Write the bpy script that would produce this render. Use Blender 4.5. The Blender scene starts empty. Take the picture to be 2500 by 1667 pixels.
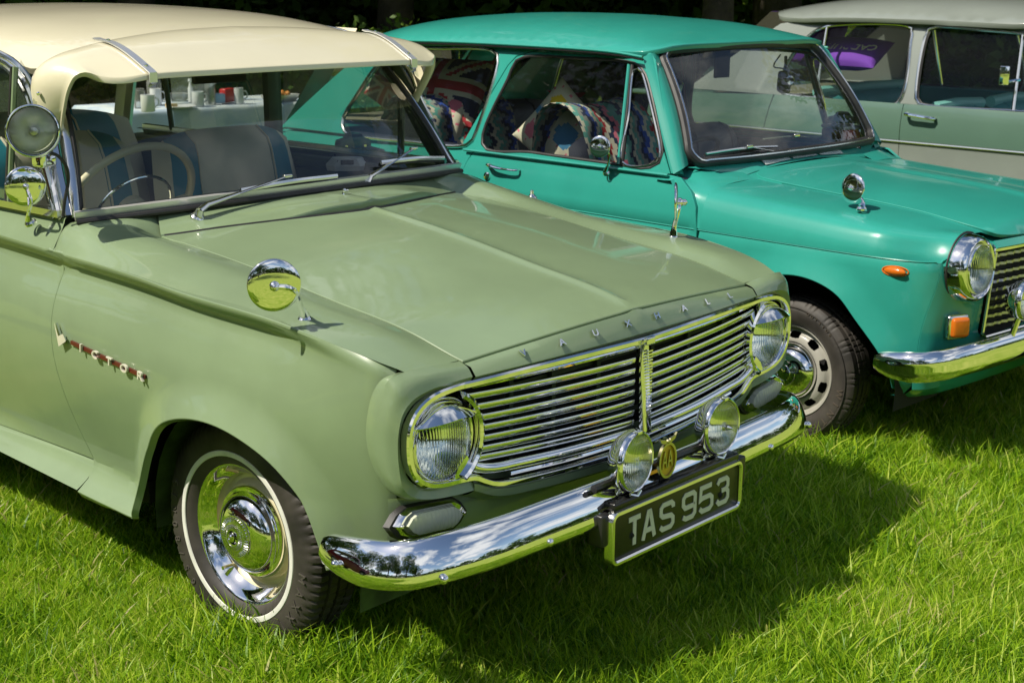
import bpy, bmesh, math, random
import numpy as np
from mathutils import Vector, Matrix
from mathutils.geometry import delaunay_2d_cdt
random.seed(7); np.random.seed(7)
R = math.radians
S = bpy.context.scene
COL = S.collection
# ------------------------------------------------------------ camera, light, sky
YAW, PIT, ROL = 0.8457, 0.2450, 0.0060
CAMP = np.array([-2.792, -2.754, 1.639]); FPX = 3548.0
def cam_axes():
    f = np.array([math.sin(YAW)*math.cos(PIT), math.cos(YAW)*math.cos(PIT), -math.sin(PIT)])
    r = np.array([math.cos(YAW), -math.sin(YAW), 0.0]); u = np.cross(r, f)
    c, s = math.cos(ROL), math.sin(ROL)
    return f, c*r+s*u, -s*r+c*u
CF, CR, CU = cam_axes()
cam = bpy.data.cameras.new('camera'); co = bpy.data.objects.new('camera', cam); COL.objects.link(co)
M = Matrix(((CR[0], CU[0], -CF[0], CAMP[0]), (CR[1], CU[1], -CF[1], CAMP[1]), (CR[2], CU[2], -CF[2], CAMP[2]), (0, 0, 0, 1)))
co.matrix_world = M
cam.sensor_width = 36; cam.lens = FPX/2500*36; cam.clip_start = .05; cam.clip_end = 2000
cam.dof.use_dof = True; cam.dof.focus_distance = 3.75; cam.dof.aperture_fstop = 9.0
S.camera = co
SUNV = Vector((0.60, -0.24, -0.80)).normalized()          # the way the light travels
sl = bpy.data.lights.new('sun', 'SUN'); so = bpy.data.objects.new('sun', sl); COL.objects.link(so)
sl.energy = 4.5; sl.angle = R(.55); sl.color = (1.0, .93, .80)
so.rotation_euler = SUNV.to_track_quat('-Z', 'Y').to_euler()
w = bpy.data.worlds.new('World'); S.world = w; w.use_nodes = True
nt = w.node_tree; nt.nodes.clear()
def N(nt, t, **k):
    n = nt.nodes.new(t)
    for a, b in k.items(): setattr(n, a, b)
    return n
out = N(nt, 'ShaderNodeOutputWorld'); bg = N(nt, 'ShaderNodeBackground')
sky = N(nt, 'ShaderNodeTexSky', sky_type='NISHITA', sun_disc=False)
sky.sun_elevation = math.asin(-SUNV.z); sky.sun_rotation = math.atan2(-SUNV.x, -SUNV.y)
sky.air_density = 1.0; sky.dust_density = .6; sky.ozone_density = 1.2
tc = N(nt, 'ShaderNodeTexCoord'); sep = N(nt, 'ShaderNodeSeparateXYZ')
nt.links.new(tc.outputs['Generated'], sep.inputs[0])
# clouds lie on a flat layer: divide the direction by its height
mx = N(nt, 'ShaderNodeMath', operation='MAXIMUM'); mx.inputs[1].default_value = .02
nt.links.new(sep.outputs['Z'], mx.inputs[0])
ad = N(nt, 'ShaderNodeMath', operation='ADD'); ad.inputs[1].default_value = .12; nt.links.new(mx.outputs[0], ad.inputs[0])
vd = N(nt, 'ShaderNodeVectorMath', operation='DIVIDE'); cb = N(nt, 'ShaderNodeCombineXYZ')
for i in range(3): nt.links.new(ad.outputs[0], cb.inputs[i])
nt.links.new(tc.outputs['Generated'], vd.inputs[0]); nt.links.new(cb.outputs[0], vd.inputs[1])
nz = N(nt, 'ShaderNodeTexNoise'); nz.inputs['Scale'].default_value = 1.25; nz.inputs['Detail'].default_value = 7; nz.inputs['Roughness'].default_value = .58
nt.links.new(vd.outputs[0], nz.inputs['Vector'])
rp = N(nt, 'ShaderNodeValToRGB'); rp.color_ramp.elements[0].position = .47; rp.color_ramp.elements[1].position = .62
nt.links.new(nz.outputs['Fac'], rp.inputs[0])
mix = N(nt, 'ShaderNodeMixRGB'); nt.links.new(rp.outputs[0], mix.inputs[0]); nt.links.new(sky.outputs[0], mix.inputs[1])
mix.inputs[2].default_value = (7.6, 7.8, 8.0, 1)
nt.links.new(mix.outputs[0], bg.inputs[0]); bg.inputs[1].default_value = .088
nt.links.new(bg.outputs[0], out.inputs[0])
S.view_settings.view_transform = 'Standard'; S.view_settings.look = 'None'
S.view_settings.exposure = 0.42; S.view_settings.gamma = 1.0; S.view_settings.use_curve_mapping = False
S.cycles.max_bounces = 10; S.cycles.transparent_max_bounces = 16; S.cycles.glossy_bounces = 5; S.cycles.transmission_bounces = 8
S.cycles.caustics_reflective = False; S.cycles.caustics_refractive = False
S.cycles.sample_clamp_indirect = 6; S.cycles.use_denoising = True

# ------------------------------------------------------------ helpers
class Frame:                          # a car's own axes: x across, y to its rear, z up; origin below the front axle
    def __init__(s, ox, oy, yaw):
        s.o = np.array([ox, oy, 0.]); s.a = yaw; c, q = math.cos(yaw), math.sin(yaw)
        s.Mi = np.array([[c, -q, 0], [q, c, 0], [0, 0, 1]])
        s.eye = s.Mi @ (CAMP - s.o)
    def hit(s, u, v, ax, c):          # where the line of sight through a photo pixel meets the plane axis = c
        d = s.Mi @ (CF*FPX + CR*(u-1250) - CU*(v-833.5))
        return s.eye + d*((c - s.eye[ax])/d[ax])
    def X(s, u, v, c): return s.hit(u, v, 0, c)
    def Y(s, u, v, c): return s.hit(u, v, 1, c)
    def Z(s, u, v, c): return s.hit(u, v, 2, c)
def tag(o, label=None, cat=None, group=None, kind=None):
    for k, v in (('label', label), ('category', cat), ('group', group), ('kind', kind)):
        if v: o[k] = v
    return o
def empty(name, loc=(0, 0, 0), rz=0, parent=None):
    o = bpy.data.objects.new(name, None); COL.objects.link(o); o.location = loc; o.rotation_euler = (0, 0, rz)
    o.empty_display_size = .1; o.parent = parent
    return o
def link(name, me, mat, parent=None, sharp=32):
    if mat is not None:
        for m_ in (mat if isinstance(mat, (list, tuple)) else [mat]): me.materials.append(m_)
    if sharp is not None:
        me.shade_smooth(); me.set_sharp_from_angle(angle=R(sharp))
    o = bpy.data.objects.new(name, me); COL.objects.link(o); o.parent = parent
    return o
class MB:
    """collects shapes that make one part"""
    def __init__(s): s.v = []; s.f = []; s.mi = []; s.cur = 0; s.st = []
    def add(s, v, f):
        b = len(s.v); s.st.append((b, len(s.f))); s.v += [tuple(map(float, p)) for p in v]; s.f += [tuple(i+b for i in q) for q in f]; s.mi += [s.cur]*len(f); return s
    def build(s, name, mat, parent=None, sharp=32, recalc=True):
        me = bpy.data.meshes.new(name); me.from_pydata(s.v, [], s.f)
        if recalc:
            bm = bmesh.new(); bm.from_mesh(me); 
            for i, f_ in enumerate(bm.faces): f_.material_index = s.mi[i] if i < len(s.mi) else 0
            bmesh.ops.recalc_face_normals(bm, faces=bm.faces); bm.to_mesh(me); bm.free()
        else:
            me.polygons.foreach_set('material_index', s.mi)
        me.update()
        return link(name, me, mat, parent, sharp)
    def each(s, name, mat, parent=None, sharp=32):      # every shape added becomes an object of its own
        for i, (b, fb) in enumerate(s.st):
            ve, fe = s.st[i+1] if i+1 < len(s.st) else (len(s.v), len(s.f))
            m = MB(); m.add(s.v[b:ve], [tuple(k-b for k in q) for q in s.f[fb:fe]]); o = m.build(name, mat, parent, sharp)
        return o
    def box(s, c, d, rot=None, bev=0):
        x, y, z = [k/2 for k in d]
        if bev <= 0:
            vs = [(a*x, b*y, c_*z) for a in (-1, 1) for b in (-1, 1) for c_ in (-1, 1)]
            fs = [(0, 1, 3, 2), (4, 6, 7, 5), (0, 4, 5, 1), (2, 3, 7, 6), (0, 2, 6, 4), (1, 5, 7, 3)]
        else:
            bm = bmesh.new(); bmesh.ops.create_cube(bm, size=1)
            for v in bm.verts: v.co = Vector((v.co.x*2*x, v.co.y*2*y, v.co.z*2*z))
            bmesh.ops.bevel(bm, geom=bm.edges[:], offset=bev, segments=3, affect='EDGES', profile=.5)
            bm.verts.index_update(); vs = [tuple(v.co) for v in bm.verts]; fs = [tuple(v.index for v in f_.verts) for f_ in bm.faces]; bm.free()
        Rm = rot if rot is not None else Matrix.Identity(3)
        return s.add([tuple(Rm @ Vector(v) + Vector(c)) for v in vs], fs)
    def tube(s, path, r, seg=10, closed=False, caps=True, flat=None, up=None):
        """r may be one radius or one per point; flat=(a,b) makes an oval section"""
        P = np.array(path, float); n = len(P); rr = np.full(n, r) if np.isscalar(r) else np.array(r, float)
        T = np.gradient(P, axis=0) if not closed else (np.roll(P, -1, 0)-np.roll(P, 1, 0))
        T /= np.linalg.norm(T, axis=1)[:, None]+1e-12
        u0 = np.array(up if up is not None else (0, 0, 1.)); 
        if abs(T[0] @ u0) > .95 and up is None: u0 = np.array((1., 0, 0))
        vs = []; prev = u0
        for i in range(n):
            base = u0 if up is not None else prev
            b = base - T[i]*(base @ T[i]); b /= np.linalg.norm(b)+1e-12; prev = b
            c = np.cross(T[i], b)
            fa, fb = flat if flat else (1, 1)
            for k in range(seg):
                a = 2*math.pi*k/seg; vs.append(P[i] + rr[i]*(fa*math.cos(a)*c + fb*math.sin(a)*b))
        fs = []
        for i in range(n if closed else n-1):
            j = (i+1) % n
            for k in range(seg): fs.append((i*seg+k, i*seg+(k+1) % seg, j*seg+(k+1) % seg, j*seg+k))
        if caps and not closed: fs += [tuple(range(seg))[::-1], tuple((n-1)*seg+k for k in range(seg))]
        return s.add(vs, fs)
    def lathe(s, prof, o=(0, 0, 0), axis=(0, 0, 1), seg=32, arc=None):
        """prof: (radius, height along the axis)"""
        a = Vector(axis).normalized(); q = a.to_track_quat('Z', 'Y').to_matrix(); o = Vector(o)
        n = seg; vs = []; fs = []
        full = arc is None; a0, a1 = (0, 2*math.pi) if full else arc
        m = n if full else n+1
        for (r_, h) in prof:
            for k in range(m):
                t = a0+(a1-a0)*k/n; vs.append(o + q @ Vector((r_*math.cos(t), r_*math.sin(t), h)))
        for i in range(len(prof)-1):
            for k in range(n):
                k2 = (k+1) % m if full else k+1
                fs.append((i*m+k, i*m+k2, (i+1)*m+k2, (i+1)*m+k))
        return s.add(vs, fs)
    def sweep(s, path, prof, up=(0, 0, 1), closed=False, caps=True, ups=None, scale=None):
        """prof: 2-D points (side, up) carried along the path"""
        P = np.array(path, float); n = len(P)
        T = np.gradient(P, axis=0) if not closed else (np.roll(P, -1, 0)-np.roll(P, 1, 0))
        T /= np.linalg.norm(T, axis=1)[:, None]+1e-12
        m = len(prof); vs = []
        for i in range(n):
            u0 = np.array(ups[i] if ups is not None else up, float); b = u0 - T[i]*(u0 @ T[i]); b /= np.linalg.norm(b); c = np.cross(T[i], b)
            k = 1 if scale is None else scale[i]
            for (a_, h) in prof: vs.append(P[i] + k*(a_*c + h*b))
        fs = []
        for i in range(n if closed else n-1):
            j = (i+1) % n
            for k in range(m): fs.append((i*m+k, i*m+(k+1) % m, j*m+(k+1) % m, j*m+k))
        if caps and not closed: fs += [tuple(range(m)), tuple((n-1)*m+k for k in range(m))]
        return s.add(vs, fs)
    def sphere(s, c, r, seg=12, sc=(1, 1, 1), rot=None):
        vs = []; fs = []; rings = max(4, seg//2+1)
        for i in range(rings+1):
            t = math.pi*i/rings
            for k in range(seg):
                a = 2*math.pi*k/seg; p = Vector((r*sc[0]*math.sin(t)*math.cos(a), r*sc[1]*math.sin(t)*math.sin(a), r*sc[2]*math.cos(t)))
                if rot: p = rot @ p
                vs.append(p + Vector(c))
        for i in range(rings):
            for k in range(seg): fs.append((i*seg+k, i*seg+(k+1) % seg, (i+1)*seg+(k+1) % seg, (i+1)*seg+k))
        return s.add(vs, fs)
    def extrude(s, poly, f, t, n=None):
        """poly in 2-D, f maps it to 3-D, t = offset vector of the other face"""
        P = [Vector(f(*p)) for p in poly]; t = Vector(t); m = len(P)
        return s.add(P + [p+t for p in P], [tuple(range(m)), tuple(range(2*m-1, m-1, -1))] + [(k, (k+1) % m, m+(k+1) % m, m+k) for k in range(m)])
    def grid(s, G, cu=False, cv=False):
        n, m = len(G), len(G[0]); vs = [p for row in G for p in row]; fs = []
        for i in range(n if cu else n-1):
            for j in range(m if cv else m-1):
                a, b = (i+1) % n, (j+1) % m
                fs.append((i*m+j, i*m+b, a*m+b, a*m+j))
        return s.add(vs, fs)
def cr(P, n, closed=False):
    """smooth curve through points, n samples by length"""
    P = np.array(P, float)
    if len(P) == 2 and not closed:
        t = np.linspace(0, 1, n)[:, None]; return P[0]*(1-t)+P[1]*t
    Q = np.vstack([P[-1], P, P[0], P[1]]) if closed else np.vstack([2*P[0]-P[1], P, 2*P[-1]-P[-2]])
    out = []
    for i in range(1, len(Q)-2):
        p0, p1, p2, p3 = Q[i-1:i+3]
        d = [max(np.linalg.norm(a-b), 1e-6)**.5 for a, b in ((p0, p1), (p1, p2), (p2, p3))]
        t0 = 0; t1 = d[0]; t2 = t1+d[1]; t3 = t2+d[2]
        for t in np.linspace(t1, t2, 24, endpoint=False):
            A1 = (t1-t)/(t1-t0)*p0+(t-t0)/(t1-t0)*p1; A2 = (t2-t)/(t2-t1)*p1+(t-t1)/(t2-t1)*p2; A3 = (t3-t)/(t3-t2)*p2+(t-t2)/(t3-t2)*p3
            B1 = (t2-t)/(t2-t0)*A1+(t-t0)/(t2-t0)*A2; B2 = (t3-t)/(t3-t1)*A2+(t-t1)/(t3-t1)*A3
            out.append((t2-t)/(t2-t1)*B1+(t-t1)/(t2-t1)*B2)
    out.append(Q[-2]); O = np.array(out)
    L = np.concatenate([[0], np.cumsum(np.linalg.norm(np.diff(O, axis=0), axis=1))])
    t = np.linspace(0, L[-1], n+1 if closed else n)
    if closed: t = t[:-1]
    return np.stack([np.interp(t, L, O[:, k]) for k in range(O.shape[1])], 1)
def ip(x, xs, ys):
    """smooth monotone-ish interpolation"""
    xs = np.array(xs, float); ys = np.array(ys, float); x = np.asarray(x, float)
    m = np.gradient(ys, xs); i = np.clip(np.searchsorted(xs, x)-1, 0, len(xs)-2); h = xs[i+1]-xs[i]; t = np.clip((x-xs[i])/h, 0, 1)
    return (2*t**3-3*t**2+1)*ys[i]+(t**3-2*t**2+t)*h*m[i]+(-2*t**3+3*t**2)*ys[i+1]+(t**3-t**2)*h*m[i+1]
def loft(curves, nu, nv, k=None):
    """surface through curves: nu samples along each, nv across"""
    C = [cr(c, nu) for c in curves]
    G = []
    for j in range(nu): G.append(cr([c[j] for c in C], nv))
    return np.array(G).transpose(1, 0, 2)
def dens(poly, step, closed=True):
    P = [np.array(p, float) for p in poly]; o = []
    for i in range(len(P) if closed else len(P)-1):
        a, b = P[i], P[(i+1) % len(P)]; n = max(1, int(round(np.linalg.norm(b-a)/step)))
        for k in range(n): o.append(a+(b-a)*k/n)
    if not closed: o.append(P[-1])
    return np.array(o)
def inside(P, poly):
    x, y = P[:, 0], P[:, 1]; r = np.zeros(len(P), bool); n = len(poly)
    for i in range(n):
        x1, y1 = poly[i]; x2, y2 = poly[(i+1) % n]
        if y1 == y2: continue
        c = ((y1 > y) != (y2 > y)) & (x < (x2-x1)*(y-y1)/(y2-y1)+x1); r ^= c
    return r
def edist(P, poly):
    d = np.full(len(P), 1e9); n = len(poly)
    for i in range(n):
        a = poly[i]; b = poly[(i+1) % n]; ab = b-a; t = np.clip(((P-a) @ ab)/(ab @ ab+1e-12), 0, 1)
        d = np.minimum(d, np.linalg.norm(P-(a+t[:, None]*ab), axis=1))
    return d
def panel(name, outline, f, step, mat, parent, lip=.014, holes=(), r=.0018, sharp=32, flip=False, build=True, extra=None):
    """a sheet-metal panel: a 2-D outline (with holes) laid on the surface f(a,b) and edges turned in"""
    loops = [dens(outline, step)] + [dens(h, step) for h in holes]
    allp = np.vstack(loops); lo = loops[0].min(0); hi = loops[0].max(0)
    gx, gy = np.meshgrid(np.arange(lo[0], hi[0], step), np.arange(lo[1], hi[1], step*.9))
    gx = gx + (np.arange(gx.shape[0]) % 2)[:, None]*step*.5
    G = np.stack([gx.ravel(), gy.ravel()], 1)
    m = inside(G, loops[0])
    for h in loops[1:]: m &= ~inside(G, h)
    G = G[m]
    for l in loops: 
        G = G[edist(G, l) > step*.45]
    if extra is not None:
        dmin = np.full(len(G), 9.)
        for q in extra: dmin = np.minimum(dmin, np.abs(G[:, 0]-q[0])/1.0+np.abs(G[:, 1]-q[1]))
        G = np.vstack([G[dmin > step*.8], extra])
    V = np.vstack([allp, G]); E = []; b = 0
    for l in loops:
        n = len(l); E += [(b+i, b+(i+1) % n) for i in range(n)]; b += n
    vo, _, fo, ov, _, _ = delaunay_2d_cdt([Vector(p) for p in V], E, [], 0, 1e-7)
    vo = np.array([tuple(p) for p in vo]); F = np.array([t for t in fo if len(t) == 3])
    c = vo[F].mean(1); k = inside(c, loops[0])
    for h in loops[1:]: k &= ~inside(c, h)
    F = F[k]
    P = np.array(f(vo[:, 0], vo[:, 1])); P = P.T if P.shape[0] == 3 and P.shape[1] != 3 else P
    P = P.reshape(-1, 3)
    if flip: F = F[:, ::-1]
    # vertex normals, turned away from the middle of the car
    nn = np.cross(P[F[:, 1]]-P[F[:, 0]], P[F[:, 2]]-P[F[:, 0]]); vn = np.zeros_like(P)
    for q in range(3): np.add.at(vn, F[:, q], nn)
    vn /= np.linalg.norm(vn, axis=1)[:, None]+1e-12
    if (vn*(P-np.array([0, P[:, 1].mean(), .55]))).sum() < 0: F = F[:, ::-1]; vn = -vn
    faces = [tuple(t) for t in F]; verts = [tuple(p) for p in P]
    if lip:
        cnt = {}
        for t in faces:
            for q in range(3):
                a, b2 = t[q], t[(q+1) % 3]; cnt[(a, b2)] = 1
        bd = [e for e in cnt if (e[1], e[0]) not in cnt]
        nxt = {a: b2 for a, b2 in bd}; prv = {b2: a for a, b2 in bd}
        l1 = {}; l2 = {}
        for a in nxt:
            t = P[nxt[a]]-P[prv.get(a, a)]; outw = np.cross(t, vn[a]); outw /= np.linalg.norm(outw)+1e-12
            l1[a] = len(verts); verts.append(tuple(P[a]+outw*r-vn[a]*r*.9)); l2[a] = len(verts); verts.append(tuple(P[a]+outw*r-vn[a]*lip))
        for a, b2 in bd:
            if b2 in l1 and a in l1:
                faces.append((b2, a, l1[a], l1[b2])); faces.append((l1[b2], l1[a], l2[a], l2[b2]))
    me = bpy.data.meshes.new(name); me.from_pydata(verts, [], faces); me.update()
    return link(name, me, mat, parent, sharp)
def text_mesh(txt, size, depth, bev=0, font_scale=(1, 1), spacing=1.0, align='CENTER'):
    cu = bpy.data.curves.new('t', 'FONT'); cu.body = txt; cu.size = size; cu.extrude = depth; cu.bevel_depth = bev; cu.bevel_resolution = 1
    cu.align_x = align; cu.align_y = 'CENTER'; cu.space_character = spacing; cu.resolution_u = 4
    o = bpy.data.objects.new('t', cu); COL.objects.link(o); dg = bpy.context.evaluated_depsgraph_get()
    me = bpy.data.meshes.new_from_object(o.evaluated_get(dg)); bpy.data.objects.remove(o)
    me.materials.clear()
    for v in me.vertices: v.co.x *= font_scale[0]; v.co.y *= font_scale[1]
    return me
def place_mesh(name, me, mat, parent, o, ex, ey, ez, sharp=30):
    """mesh in its own xy plane set at o with axes ex, ey, ez"""
    ex, ey, ez = [Vector(q).normalized() for q in (ex, ey, ez)]
    T = Matrix(((ex.x, ey.x, ez.x, o[0]), (ex.y, ey.y, ez.y, o[1]), (ex.z, ey.z, ez.z, o[2]), (0, 0, 0, 1)))
    me.transform(T); return link(name, me, mat, parent, sharp)

# ------------------------------------------------------------ materials
def mat_new(name):
    m = bpy.data.materials.new(name); m.use_nodes = True; nt = m.node_tree
    return m, nt, nt.nodes['Principled BSDF']
def noise_bump(nt, b, scale, strength, dist=.001, detail=4, coord='Object'):
    tc = N(nt, 'ShaderNodeTexCoord'); nz = N(nt, 'ShaderNodeTexNoise'); nz.inputs['Scale'].default_value = scale; nz.inputs['Detail'].default_value = detail
    bp = N(nt, 'ShaderNodeBump'); bp.inputs['Strength'].default_value = strength; bp.inputs['Distance'].default_value = dist
    nt.links.new(tc.outputs[coord], nz.inputs['Vector']); nt.links.new(nz.outputs['Fac'], bp.inputs['Height']); nt.links.new(bp.outputs[0], b.inputs['Normal'])
    return nz, bp, tc
def var_color(nt, b, c1, c2, scale, detail=5, lo=.35, hi=.65, tc=None, coord='Object'):
    tc = tc or N(nt, 'ShaderNodeTexCoord'); nz = N(nt, 'ShaderNodeTexNoise'); nz.inputs['Scale'].default_value = scale; nz.inputs['Detail'].default_value = detail
    rp = N(nt, 'ShaderNodeValToRGB'); rp.color_ramp.elements[0].position = lo; rp.color_ramp.elements[1].position = hi
    rp.color_ramp.elements[0].color = (*c1, 1); rp.color_ramp.elements[1].color = (*c2, 1)
    nt.links.new(tc.outputs[coord], nz.inputs['Vector']); nt.links.new(nz.outputs['Fac'], rp.inputs[0]); nt.links.new(rp.outputs[0], b.inputs['Base Color'])
    return rp
def simple(name, col, rough=.5, metal=0, bump=None, var=None, **k):
    m, nt, b = mat_new(name)
    b.inputs['Base Color'].default_value = (*col, 1); b.inputs['Roughness'].default_value = rough; b.inputs['Metallic'].default_value = metal
    if bump: noise_bump(nt, b, *bump)
    if var: var_color(nt, b, tuple(c*(1-var[1]) for c in col), tuple(min(1, c*(1+var[1])) for c in col), var[0])
    for a, v in k.items(): b.inputs[a.replace('_', ' ')].default_value = v
    return m
def paint(name, col, rough=.32, coat=.9, wear=.05, peel=.008, cr_=(.015, .075)):
    """car enamel: clear top layer, faint orange peel, a little uneven dust and fading"""
    m, nt, b = mat_new(name)
    tc = N(nt, 'ShaderNodeTexCoord')
    nz = N(nt, 'ShaderNodeTexNoise'); nz.inputs['Scale'].default_value = 3.2; nz.inputs['Detail'].default_value = 8; nz.inputs['Roughness'].default_value = .6
    rp = N(nt, 'ShaderNodeValToRGB'); rp.color_ramp.elements[0].position = .3; rp.color_ramp.elements[1].position = .7
    rp.color_ramp.elements[0].color = (*[c*(1-wear) for c in col], 1); rp.color_ramp.elements[1].color = (*[min(1, c*(1+wear)) for c in col], 1)
    nt.links.new(tc.outputs['Object'], nz.inputs['Vector']); nt.links.new(nz.outputs['Fac'], rp.inputs[0]); nt.links.new(rp.outputs[0], b.inputs['Base Color'])
    b.inputs['Roughness'].default_value = rough; b.inputs['Specular IOR Level'].default_value = .3
    b.inputs['Coat Weight'].default_value = coat; b.inputs['Coat IOR'].default_value = 1.5
    mr = N(nt, 'ShaderNodeMapRange'); mr.inputs['From Min'].default_value = .3; mr.inputs['From Max'].default_value = .8; mr.inputs['To Min'].default_value = cr_[0]; mr.inputs['To Max'].default_value = cr_[1]
    nz3 = N(nt, 'ShaderNodeTexNoise'); nz3.inputs['Scale'].default_value = 9; nz3.inputs['Detail'].default_value = 6
    nt.links.new(tc.outputs['Object'], nz3.inputs['Vector']); nt.links.new(nz3.outputs['Fac'], mr.inputs[0]); nt.links.new(mr.outputs[0], b.inputs['Coat Roughness'])
    nz2 = N(nt, 'ShaderNodeTexNoise'); nz2.inputs['Scale'].default_value = 5.5; nz2.inputs['Detail'].default_value = 3
    bp = N(nt, 'ShaderNodeBump'); bp.inputs['Strength'].default_value = peel*5; bp.inputs['Distance'].default_value = .01
    nt.links.new(tc.outputs['Object'], nz2.inputs['Vector']); nt.links.new(nz2.outputs['Fac'], bp.inputs['Height'])
    nt.links.new(bp.outputs[0], b.inputs['Coat Normal'])
    return m
def glass_thin(name, tint=(.80, .88, .82), refl=1.0, rough=0.0, dirt_haze=.02):
    m = bpy.data.materials.new(name); m.use_nodes = True; nt = m.node_tree; nt.nodes.clear()
    o = N(nt, 'ShaderNodeOutputMaterial'); t = N(nt, 'ShaderNodeBsdfTransparent'); t.inputs[0].default_value = (*tint, 1)
    g = N(nt, 'ShaderNodeBsdfGlossy'); g.inputs['Roughness'].default_value = rough
    fr = N(nt, 'ShaderNodeFresnel'); fr.inputs[0].default_value = 1.5
    k = N(nt, 'ShaderNodeMath', operation='MULTIPLY'); k.inputs[1].default_value = 1.7*refl; k.use_clamp = True
    mx = N(nt, 'ShaderNodeMixShader'); nt.links.new(fr.outputs[0], k.inputs[0]); nt.links.new(k.outputs[0], mx.inputs[0])
    nt.links.new(t.outputs[0], mx.inputs[1]); nt.links.new(g.outputs[0], mx.inputs[2])
    d = N(nt, 'ShaderNodeBsdfDiffuse'); d.inputs[0].default_value = (.5, .5, .46, 1)
    tc = N(nt, 'ShaderNodeTexCoord'); nz = N(nt, 'ShaderNodeTexNoise'); nz.inputs['Scale'].default_value = 6; nz.inputs['Detail'].default_value = 8
    k2 = N(nt, 'ShaderNodeMath', operation='MULTIPLY'); k2.inputs[1].default_value = dirt_haze*2
    nt.links.new(tc.outputs['Object'], nz.inputs['Vector']); nt.links.new(nz.outputs['Fac'], k2.inputs[0])
    mx2 = N(nt, 'ShaderNodeMixShader'); nt.links.new(k2.outputs[0], mx2.inputs[0]); nt.links.new(mx.outputs[0], mx2.inputs[1]); nt.links.new(d.outputs[0], mx2.inputs[2])
    nt.links.new(mx2.outputs[0], o.inputs[0]); return m
def lens_mat(name, tint=(.93, .96, .92), scale=70, axis='X', strength=.5, ior=1.3):
    """fluted lamp glass"""
    m, nt, b = mat_new(name)
    b.inputs['Base Color'].default_value = (*tint, 1); b.inputs['Transmission Weight'].default_value = 1; b.inputs['IOR'].default_value = ior; b.inputs['Roughness'].default_value = .015
    tc = N(nt, 'ShaderNodeTexCoord'); wv = N(nt, 'ShaderNodeTexWave', bands_direction=axis); wv.inputs['Scale'].default_value = scale; wv.inputs['Distortion'].default_value = .0
    bp = N(nt, 'ShaderNodeBump'); bp.inputs['Strength'].default_value = strength; bp.inputs['Distance'].default_value = .002
    nt.links.new(tc.outputs['Object'], wv.inputs['Vector']); nt.links.new(wv.outputs['Fac'], bp.inputs['Height']); nt.links.new(bp.outputs[0], b.inputs['Normal'])
    return m
SAGE = paint('sage_enamel', (.198, .268, .150), coat=.7, cr_=(.025, .075), wear=.08)
CREAM = paint('cream_enamel', (.70, .65, .46), wear=.03)
TEAL = paint('teal_enamel', (.026, .278, .222), rough=.30, wear=.08, coat=.6, cr_=(.03, .11))
GREYP = paint('pale_grey_enamel', (.20, .225, .20), rough=.4)
GREENP = paint('grey_green_enamel', (.085, .155, .115), rough=.4)
CHROME = simple('chrome', (.86, .86, .85), .045, 1, bump=(38, .10, .0006))
CHROME2 = simple('soft_chrome', (.78, .77, .73), .16, 1, bump=(60, .15, .0005))
STEEL = simple('brushed_steel', (.55, .54, .50), .32, 1, bump=(80, .2, .0004))
BLACK = simple('black_void', (.006, .006, .006), .8)
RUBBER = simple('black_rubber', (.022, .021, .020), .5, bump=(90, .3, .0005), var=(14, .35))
TYRE = simple('tyre_rubber', (.036, .031, .026), .62, bump=(70, .4, .0006), var=(9, .5))
UNDER = simple('green_underseal', (.05, .085, .02), .7, bump=(30, .8, .004), var=(12, .5))
DARKGREEN = simple('dark_green_trim', (.035, .055, .028), .5, var=(10, .3))
WHITEWALL = simple('whitewall_rubber', (.66, .66, .60), .55, var=(20, .08))
GLASS = glass_thin('window_glass', (.92, .96, .92), refl=1.0, dirt_haze=.026)  # pale diffuse film on the windscreens also imitates hazy reflections
GLASS2 = glass_thin('side_window_glass', (.94, .97, .95), refl=.20, dirt_haze=.003)
LENS = lens_mat('headlamp_lens', scale=42, axis='X', strength=.4)
LENSF = lens_mat('fog_lamp_lens', (.95, .96, .86), scale=55, strength=.4)
REFL = simple('lamp_reflector', (.92, .92, .90), .05, 1)
REFL2 = simple('satin_reflector', (.95, .95, .92), .3, .15)
AMBER = simple('amber_lens', (.85, .20, .015), .18, Transmission_Weight=.35, bump=(120, .5, .001))
# ============================================================ the sage green saloon in front
V = Frame(0, 0, 0)
sage = tag(empty('vintage_car', (0, 0, 0)), 'sage green saloon with cream roof, sun visor and whitewall tyres in the foreground', 'car', 'classic cars parked in a row on the grass')
def pt_(*k): return np.array(k, float)
def zc(y): return ip(y, [-.66, -.60, -.517, -.349, .1, .264, .628, .9, 1.6, 2.6, 3.45], [.822, .842, .862, .887, .911, .924, .940, .952, .966, .955, .90])
PLAN = cr([(.70, 3.48), (.76, 3.35), (.785, 2.8), (.80, 1.8), (.802, .6), (.802, .2), (.80, -.2), (.797, -.40), (.787, -.50), (.768, -.575), (.735, -.612), (.66, -.630), (.5, -.640), (.25, -.648), (0, -.65)], 900)
_L = np.concatenate([[0], np.cumsum(np.linalg.norm(np.diff(PLAN, axis=0), axis=1))])
_s0 = np.interp(0, -PLAN[:, 1], _L); PS = _L-_s0
_T = np.gradient(PLAN, axis=0); _T /= np.linalg.norm(_T, axis=1)[:, None]; PN = np.stack([-_T[:, 1], _T[:, 0]], 1)
if PN[300, 0] < 0: PN = -PN
ARCH = np.array([(.352, .266), (.346, .285), (.294, .381), (.23, .494), (.154, .57), (.067, .608), (-.047, .625), (-.169, .612), (-.284, .569), (-.366, .491), (-.404, .408), (-.424, .345)])
ARCH = cr(ARCH, 60)
LOWLINE = np.vstack([[(1.9, .30), (1.2, .30), (.6, .277)], ARCH])
def sm(t): t = np.clip(t, 0, 1); return t*t*(3-2*t)
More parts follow.
